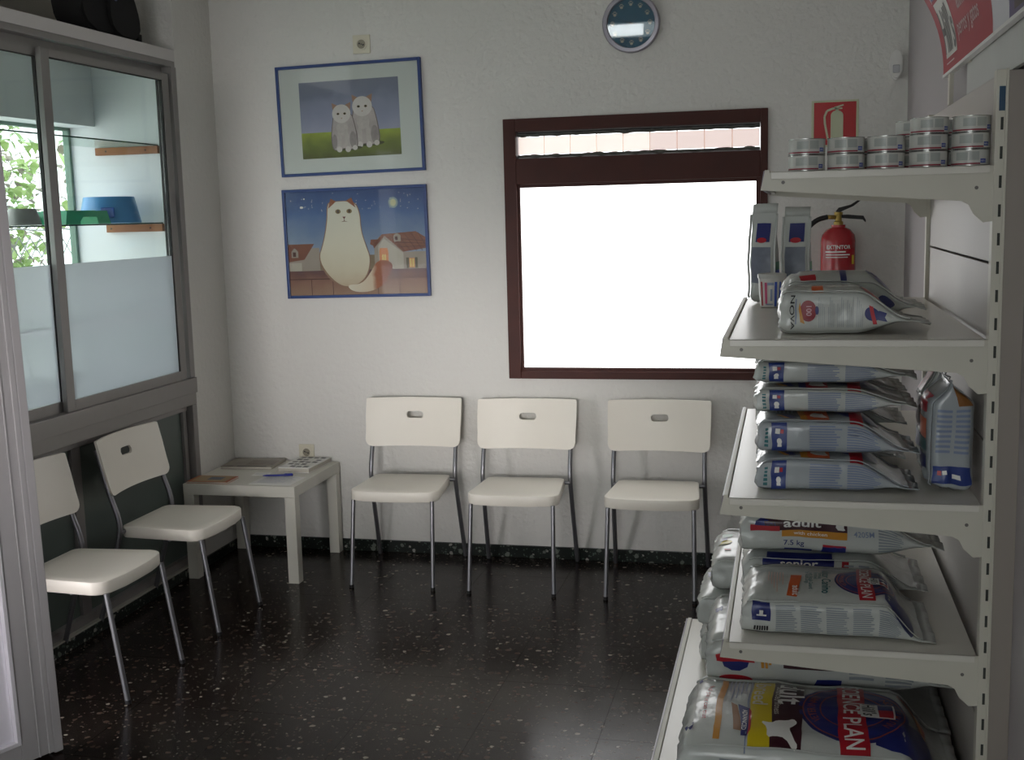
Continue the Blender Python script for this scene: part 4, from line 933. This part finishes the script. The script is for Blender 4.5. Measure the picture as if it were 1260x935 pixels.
def side_band(t, fs, kind):
    """the printed gusset of a bag that is seen edge on"""
    if kind == '15':
        deco('emblem', [loop([(.035, .45), (.05, .85), (.1, .85), (.115, .45), (.075, .28)], 1)], fs, NAVY, t, .02); deco('emblem_band', [rc(.025, .52, .125, .68)], fs.up(.0006), RED, t, .02)
        deco('emblem_lettering', [text_shape('SCIENCE PLAN', .075, .6, .013, sx=.75)], fs.up(.0012), WHT, t)
        deco('maroon_strip', [rc(.2, .45, .35, .72)], fs, MAROON, t); deco('amber_mark', [rc(.142, .42, .15, .78), rc(.153, .42, .16, .72), rc(.163, .5, .17, .78)], fs, AMBER, t)
        deco('red_oval', [ell(.075, .14, .045, .1, 20)], fs, RED, t); deco('weight_lettering', [('mesh', [(u, .15+v*7) for u, v in text2d_m('15 kg', .18, 0, .026)], text2d('15 kg', 1, .015)[1])], fs, NAVY, t, .02); deco('blue_tag', [[(.275, .06), (.285, .25), (.35, .27), (.345, .06)]], fs, NAVY, t)
        deco('fine_print', fine(.37, .44, .3, .7, 4)+fine(.46, .54, .2, .8, 7), fs, GREYT, t)
def text2d_m(body, cx, cy, size):
    V, P = text2d(body, 1, .015); return [(cx+x*size, cy+y*size/1.0*.18) for x, y in V]
pile = [((2.51, -2.095, ZB+.001), 0, .60, .38, .095, 'wide bag lying under the fifteen kilo bag on bottom shelf', 11),
        ((2.51, -2.10, ZB+.112), R(1), .60, .38, .135, 'fifteen kilo bag on the bottom shelf under the fourth tray', 12),
        ((2.465, -1.68, ZB+.001), 0, .62, .36, .105, 'lowest bag of the rear pile on the bottom shelf', 13),
        ((2.46, -1.685, ZB+.12), R(-1), .62, .36, .10, 'second bag up in the rear pile on the bottom shelf', 14),
        ((2.50, -1.68, ZB+.234), R(1), .60, .36, .10, 'top bag of the rear pile on the bottom shelf with yellow mark', 15)]
for loc, rz, L_, W_, T_, lab, sd in pile:
    B = Bag(L_, W_, T_, taper=.2, amp=.005, seed=sd, bulge=.08); t = bag(lab, loc, rz, B); ft, fs = faces(B)
    if sd == 12: side_band(t, fs, '15')
    else: deco('gusset_print', fine(.12, .5, .25, .75, 7), fs, GREYT, t)
    deco('end_mark', [rc(.015, .02, .035, .06)], ft, NAVY, t)
    if sd == 15: deco('yellow_mark', [ell(.03, .0, .02, .02, 16)], ft, YEL, t); deco('green_mark', [rc(.02, .06, .05, .09)], ft, GREEN, t); deco('red_mark', [rc(.03, -.09, .05, -.07)], ft, RED, t)

# --- fourth shelf
B = Bag(.405, .285, .088, taper=.22, seal=.06, fin=.03, amp=.004, seed=21, bulge=.2)
t = bag('near bag on the fourth tray with orange tab and navy oval logo', (2.622, -2.497, Z4+.001), R(-.5), B); ft, fs = faces(B)
ft = Fn(lambda u, v, g=ft: g(u, v-.062), (0, 0, 1))
oval_logo(t, ft, .283, .037, .072, .082)
deco('navy_tail', [loop([(.31, -.04), (.36, .02), (.385, .04), (.385, -.1), (.355, -.09)], 1)], ft.up(-.0004), NAVY, t)
deco('orange_tab', [[(.1, -.055), (.125, -.06), (.135, .06), (.11, .06)]], ft, ORANGE, t); deco('tab_lettering', [vtext('adult', .122, -.03, .024, .02)], ft.up(.0005), WHT, t, .015)
deco('large_lettering', [vtext('Labor Canino', .192, .035, .03, .012, sx=.9)], ft, TEAL, t, .015); deco('small_lettering', [vtext('for Adult Dogs', .146, .05, .014), vtext('with Rice & Canard', .156, .03, .013), vtext('Enriched', .167, .06, .013), vtext('Formula', .177, .06, .013)], ft, TEAL, t, .015)
deco('pale_lettering', [rc(.055+.007*k, .055-.055*((k*5) % 4)/3-.04, .057+.007*k, .08) for k in range(6)], ft, ink('pale_salmon', 'C49A88'), t)
deco('blue_square', [rc(.02, .42, .062, .93)], fs, NAVY, t, .02); deco('square_lettering', [text_shape("Hill's", .041, .62, .02, sx=.8)][0:0] or [rc(.03, .55, .052, .6), rc(.036, .6, .044, .72)], fs.up(.0006), WHT, t)
deco('code_lettering', [rc(.024+.006*k, .16, .028+.006*k, .28) for k in range(6)], fs, BLK, t)
deco('fine_print', [r_ for k in range(5) for r_ in fine(.075+.058*k, .125+.058*k, .16, .9, 13)], fs, GREYT, t)
B = Bag(.43, .28, .10, taper=.3, seal=.3, amp=.005, seed=22, bulge=.06)
t = bag('senior bag with dark blue strip behind the near bag on the fourth tray', (2.612, -2.195, Z4+.001), R(0), B); ft, fs = faces(B)
deco('blue_strip', [rc(.05, .78, .225, .97)], fs, NAVY, t, .02); deco('strip_lettering', [('mesh', [(.14+x*.036, .875+y*.22) for x, y in text2d('senior', 1, .02)[0]], text2d('senior', 1, .02)[1])], fs.up(.0008), WHT, t, .015)
deco('fine_print', [r_ for k in range(4) for r_ in fine(.25+.035*k, .28+.035*k, .3, .9, 8)], fs, GREYT, t); deco('flag_mark', [rc(.245, .8, .262, .93)], fs, RED, t)
deco('top_strip', [rc(.06, -.13, .22, -.1)], ft, NAVY, t)
B = Bag(.47, .3, .1, taper=.3, seal=.3, amp=.005, seed=24, bulge=.08)
t = bag('seven and a half kilo adult bag topmost at the rear of fourth tray', (2.605, -2.19, Z4+.114), R(0), B); ft, fs = faces(B)
deco('maroon_strip', [rc(.06, .62, .265, .97)], fs, MAROON, t, .02); deco('amber_strip', [rc(.105, .44, .265, .62)], fs, AMBER, t, .02)
deco('adult_lettering', [('mesh', [(.155+x*.045, .82+y*.32) for x, y in text2d('adult', 1, .02)[0]], text2d('adult', 1, .02)[1])], fs.up(.0008), WHT, t, .015); deco('strip_lettering', [('mesh', [(.175+x*.016, .54+y*.12) for x, y in text2d('with chicken', 1, .01)[0]], text2d('with chicken', 1, .01)[1])], fs.up(.0008), WHT, t, .02)
deco('emblem', [loop([(.03, .6), (.04, .93), (.085, .93), (.095, .6)], 1)], fs, NAVY, t); deco('emblem_band', [rc(.024, .6, .1, .74)], fs.up(.0006), RED, t)
deco('weight_lettering', [('mesh', [(.135+x*.022, .26+y*.18) for x, y in text2d('7.5 kg', 1, .012)[0]], text2d('7.5 kg', 1, .012)[1]), rc(.11, .1, .18, .14)], fs, NAVY, t, .02); deco('blue_tag', [[(.2, .02), (.205, .22), (.262, .26), (.26, .04)]], fs, NAVY, t); deco('tag_red', [rc(.205, .22, .262, .28)], fs, RED, t)
deco('code_lettering', [('mesh', [(.305+x*.018, .6+y*.2) for x, y in text2d('4205M', 1, .01)[0]], text2d('4205M', 1, .01)[1])], fs, BLUE_T, t, .02); deco('fine_print', fine(.34, .4, .15, .85, 9), fs, GREYT, t)
deco('cat_silhouette', [loop([(.235, .68), (.24, .9), (.255, .95), (.262, .85), (.255, .75), (.262, .66)], 1)], fs.up(.001), WHT, t)

# --- third shelf: stack of lying bags at the left, two standing at the right
def blue_gusset(t, fs, w_=.35):
    deco('blue_square', [rc(.028, .08, .062, .92)], fs, ink('label_blue', '2C3E80'), t, .02)
    deco('square_mark', [rc(.036, .58, .046, .74), ell(.045, .36, .006, .1, 10), rc(.04, .2, .05, .28)], fs.up(.0006), WHT, t); deco('square_red', [rc(.047, .6, .054, .72)], fs.up(.0006), RED, t)
    deco('fine_print', [r_ for a_ in (.115, .2) for r_ in fine(a_, a_+.075, .12, .88, 10)], fs, BLUE_T, t); deco('code_lettering', [rc(.012, .2+.12*k, .02, .28+.12*k) for k in range(5)], fs, TEAL, t)
def cat_top(t, ft, c1, c2):
    deco('coloured_panel', [[(.11, -.1), (.16, -.1), (.155, .08), (.1, .08)]], ft, c1, t); deco('panel_edge', [[(.095, -.1), (.112, -.1), (.102, .08), (.083, .08)]], ft, c2, t)
    deco('animal_silhouette', [loop([(.115, -.085), (.12, -.04), (.128, -.02), (.145, -.045), (.146, -.03), (.15, -.07), (.16, -.09)], 1)], ft.up(.0006), WHT, t)
    deco('navy_emblem', [ell(.225, -.01, .05, .07, 30)], ft, NAVY, t, .02); deco('emblem_band', [rc(.205, -.11, .235, .09)], ft.up(.0006), RED, t, .02); deco('tag_blue', [[(.05, -.06), (.07, -.09), (.085, -.09), (.07, -.05)]], ft, NAVY, t); deco('tag_amber', [[(.04, -.06), (.05, -.06), (.07, -.09), (.058, -.09)]], ft, AMBER, t)
    deco('small_lettering', [rc(.04+.009*k, -.03, .042+.009*k, .06-.02*(k % 3)) for k in range(5)], ft, BLUE_T, t)
st = [(2.655, -2.505, 0, .078, 'bottom bag of the stack on the third tray', 31), (2.653, -2.50, .0865, .078, 'second bag from the bottom of third tray stack', 32), (2.652, -2.455, .176, .058, 'third bag up in the third tray stack', 33), (2.65, -2.45, .244, .055, 'topmost bag of the third tray stack close under the tray above', 34)]
for x, y, dz, T_, lab, sd in st:
    B = Bag(.335, .225, T_, taper=.36, seal=.12 if sd < 33 else .4, fin=.025, amp=.0035, seed=sd, bulge=.06); t = bag(lab, (x, y, Z3+.001+dz), R(random.uniform(-1.2, 1.2)), B, BAGG if sd < 33 else BAGW); ft, fs = faces(B)
    blue_gusset(t, fs); cat_top(t, ft, *((ORANGE, AMBER) if sd < 33 else (RED, NAVY)))
for k, (dz, T_) in enumerate(((0, .078), (.0875, .075), (.173, .066), (.253, .046))):
    B = Bag(.335, .225, T_, taper=.36, seal=.3, amp=.004, seed=41+k, bulge=.06); t = bag(('bottom', 'second', 'third', 'top')[k]+' bag of the rear stack on the third tray, mostly hidden', (2.648, -2.185, Z3+.001+dz), R(random.uniform(-1, 1)), B); ft, fs = faces(B); cat_top(t, ft, RED, AMBER)
def stand(label, loc, rz, B, body=BAGW, lean=0):
    t = bag(label, (loc[0], loc[1], loc[2]+.0125), 0, B, body); t.rotation_euler = (Matrix.Rotation(rz, 3, 'Z') @ Matrix.Rotation(lean, 3, 'X') @ Matrix.Rotation(-pi/2, 3, 'Y')).to_euler(); return t
# standing: bag bottom down, local z (print face) points to -x before the turn
B = Bag(.243, .15, .095, taper=.22, seal=.55, fin=.008, amp=.0045, seed=51, bulge=.08)
t = stand('upright silver bag with blue label at its foot on third tray', (3.13, -2.52, Z3+.002), R(0), B, BAGG); ft, fs = faces(B)
deco('blue_label', [rc(.008, .08, .05, .92)], fs, ink('label_blue', '2C3E80'), t, .02); deco('label_mark', [rc(.03, .6, .04, .7), rc(.02, .3, .03, .5)], fs.up(.0006), WHT, t); deco('label_red', [rc(.028, .72, .04, .82)], fs.up(.0006), RED, t)
deco('fine_print', [r_ for k in range(2) for r_ in [rc(.08+.012*i, .12+.42*k, .086+.012*i, .45+.42*k) for i in range(9)]], fs, BLUE_T, t); deco('brown_print', [rc(.19, .05, .235, .4)], fs, BROWN, t)
deco('orange_panel', [rc(.11, -.05, .155, .06)], ft, ORANGE, t); deco('teal_panel', [rc(.08, -.05, .105, .06)], ft, TEAL, t); deco('navy_panel', [rc(.04, -.05, .07, .06)], ft, NAVY, t); deco('red_panel', [rc(.17, -.05, .21, .05)], ft, RED, t)
B = Bag(.25, .14, .07, taper=.3, seal=.5, fin=.01, amp=.006, seed=52)
t = stand('dark red and navy upright bag behind the blue label bag', (3.112, -2.33, Z3+.002), R(0), B); ft, fs = faces(B)
deco('maroon_panel', [rc(.1, -.06, .18, .06)], ft, MAROON, t); deco('red_panel', [rc(.19, -.05, .24, .05)], ft, RED, t); deco('navy_panel', [rc(.05, -.06, .09, .06)], ft, NAVY, t); deco('fine_print', fine(.06, .2, .2, .8, 6), fs, BLUE_T, t)

# --- second shelf
B = Bag(.285, .19, .098, taper=.42, seal=.3, fin=.045, amp=.004, seed=61, bulge=.1)
t = bag('near white foil bag with red badge lying on the second tray', (2.703, -2.497, Z2+.001), R(0), B); ft, fs = faces(B)
deco('red_badge', [ell(.062, .54, .018, .24, 24)], fs, ink('badge_red', '8E1E2C'), t); deco('badge_lettering', [('mesh', [(.064+y*.016, .54-x*.17) for x, y in text2d('100', 1, .02)[0]], text2d('100', 1, .02)[1])], fs.up(.0006), ink('badge_pink', 'D0A0A8'), t, .02); deco('badge_yellow', [[(.044, .74), (.048, .5), (.054, .25), (.045, .3), (.041, .6)]], fs.up(.0004), AMBER, t); deco('badge_blue', [ell(.081, .55, .004, .1, 10)], fs.up(.0004), NAVY, t)
deco('name_lettering', [('mesh', [(.027+y*.014, .5-x*.27) for x, y in text2d('NOVA', 1, .01)[0]], text2d('NOVA', 1, .01)[1])], fs, BLK, t, .02); deco('small_lettering', [rc(.034, .25, .0365, .8)], fs, BLUE_T, t)
deco('fine_print', [r_ for k in range(5) for r_ in [rc(.085+.021*k+.004*i, .16, .086+.021*k+.004*i, .85-.3*((k*3+i) % 4)/4) for i in range(4)]], fs, GREYT, t)
deco('navy_emblem', [ell(.204, .5, .018, .2, 22), [(.216, .34), (.236, .3), (.23, .5), (.234, .74), (.216, .68)]], fs, NAVY, t); deco('emblem_band', [[(.194, .72), (.203, .72), (.214, .2), (.205, .2)]], fs.up(.0006), RED, t)
deco('orange_tab', [rc(.07, -.09, .095, -.05)], ft, ORANGE, t); deco('red_print', [ell(.2, -.05, .02, .03, 18)], ft, RED, t)
B = Bag(.30, .19, .11, taper=.36, seal=.4, fin=.03, amp=.006, seed=62, bulge=.14)
t = bag('crumpled bag with blue tab lying behind the red badge bag', (2.715, -2.275, Z2+.001), R(2), B); ft, fs = faces(B)
deco('blue_tab', [rc(.125, -.09, .14, -.02)], ft, NAVY, t); deco('red_tab', [rc(.03, -.09, .065, -.06)], ft, RED, t); deco('navy_emblem', [ell(.22, -.02, .03, .05, 20)], ft, NAVY, t); deco('navy_print', [ell(.235, .6, .02, .2, 18)], fs, NAVY, t); deco('orange_print', [rc(.07, .04, .12, .06)], ft, ORANGE, t)
for x, y, rz, L_, W_, T_, lab, sd in ((2.628, -1.62, R(-90), .26, .078, .06, 'small upright bag with green label at the front lip of the second tray', 71), (2.722, -1.60, R(-80), .25, .075, .05, 'small upright bag with glinting folded top beside the white tub', 72)):
    B = Bag(L_, W_, T_, taper=.62, seal=.5, fin=.03, amp=.005, seed=sd, bulge=.1); t = stand(lab, (x+.03, y, Z2+.002), R(70 if sd == 71 else 75), B); ft, fs = faces(B)
    deco('grey_print', [rc(.05, -.03, .16, .03)], ft, mat('print_slate', '7E8494', .35, var=.2, scale=50), t); deco('blue_print', [rc(.175, -.025, .23, .02)], ft, NAVY, t); deco('red_print', [ell(.18, .0, .008, .016, 14)], ft.up(.0005), RED, t)
    deco('green_label', [rc(.09, .2, .115, .8)], fs, GREEN, t); deco('yellow_label', [rc(.045, .2, .065, .7)], fs, YEL, t); deco('navy_label', [rc(.07, .2, .09, .8)], fs, BLUE, t)
tb = thing('plastic_tub', 'small white plastic tub with pink and blue stripes on second tray', 'tub', (2.672, -1.80, Z2+.001))
lathe('cup', [(0, 0), (.032, 0), (.034, .002), (.039, .085), (0, .085)], mat('tub_white', 'CFCDC8', .35), tb, 36); lathe('lid', [(0, .0852), (.0405, .0852), (.042, .088), (.042, .097), (.039, .099), (.036, .096), (0, .096)], mat('tub_lid', 'C8C8C4', .3), tb, 36)
tf = lambda u, v: Vector(((.0345+v*.059)*sin(u/.036), -(.0345+v*.059)*cos(u/.036), v))
deco('pink_stripe', [rc(-.034, .006, -.028, .076)], tf, RED, tb, .01); deco('pale_stripe', [rc(-.02, .012, -.013, .074)], tf, PINK, tb, .01); deco('blue_stripe', [rc(.008, .004, .015, .076), rc(.022, .004, .027, .076)], tf, BLUE, tb, .01); deco('print_block', [rc(-.012, .066, .006, .074), rc(-.004, .02, .002, .055), rc(-.018, .008, .004, .012)], tf, BLUE_T, tb, .01)

# ------------------------------------------------------------------ black bag on the ledge above the case
bb = thing('shoulder_bag', 'black fabric bag standing on the ledge above the display case', 'bag', (-.12, -.79, 2.4115))
BLKF = mat('black_nylon', '050507', .85, var=.2, scale=40, bump=.4, bscale=200)
bm = bmesh.new(); P = loop([(-.2, 0), (-.2, .2), (-.195, .27), (.1, .28), (.2, .2), (.235, .1), (.24, 0)], 2); P = [(x, max(0, z)) for x, z in P]
bm_prism(bm, P, (-.07, .07), lambda u, v, q: (q, u, v)); bmesh.ops.bevel(bm, geom=[e for e in bm.edges if abs((e.verts[0].co-e.verts[1].co).x) < 1e-5], offset=.012, segments=2, affect='EDGES'); from_bm('body', bm, BLKF, bb, smooth=True, angle=50)
bm = bmesh.new(); bm_prism(bm, loop([(-.02, .015), (-.02, .2), (.12, .22), (.2, .14), (.21, .015)], 2), (.0705, .088), lambda u, v, q: (q, u, v)); from_bm('front_pocket', bm, BLKF, bb, smooth=True, angle=40)
lathe('badge', [(0, .09), (.014, .09), (.014, .0885)], mat('badge_blue_grey', '5A6490', .4), bb, 16, 'x', (0, .02, .165))
tube('strap', [(.05, -.15, .26), (.06, -.07, .33), (.06, .05, .33), (.05, .12, .27)], .012, BLKF, bb, 8, it=2); box('strap_end', (.02, .235, .002), (.06, .265, .05), BLKF, bb, .006)
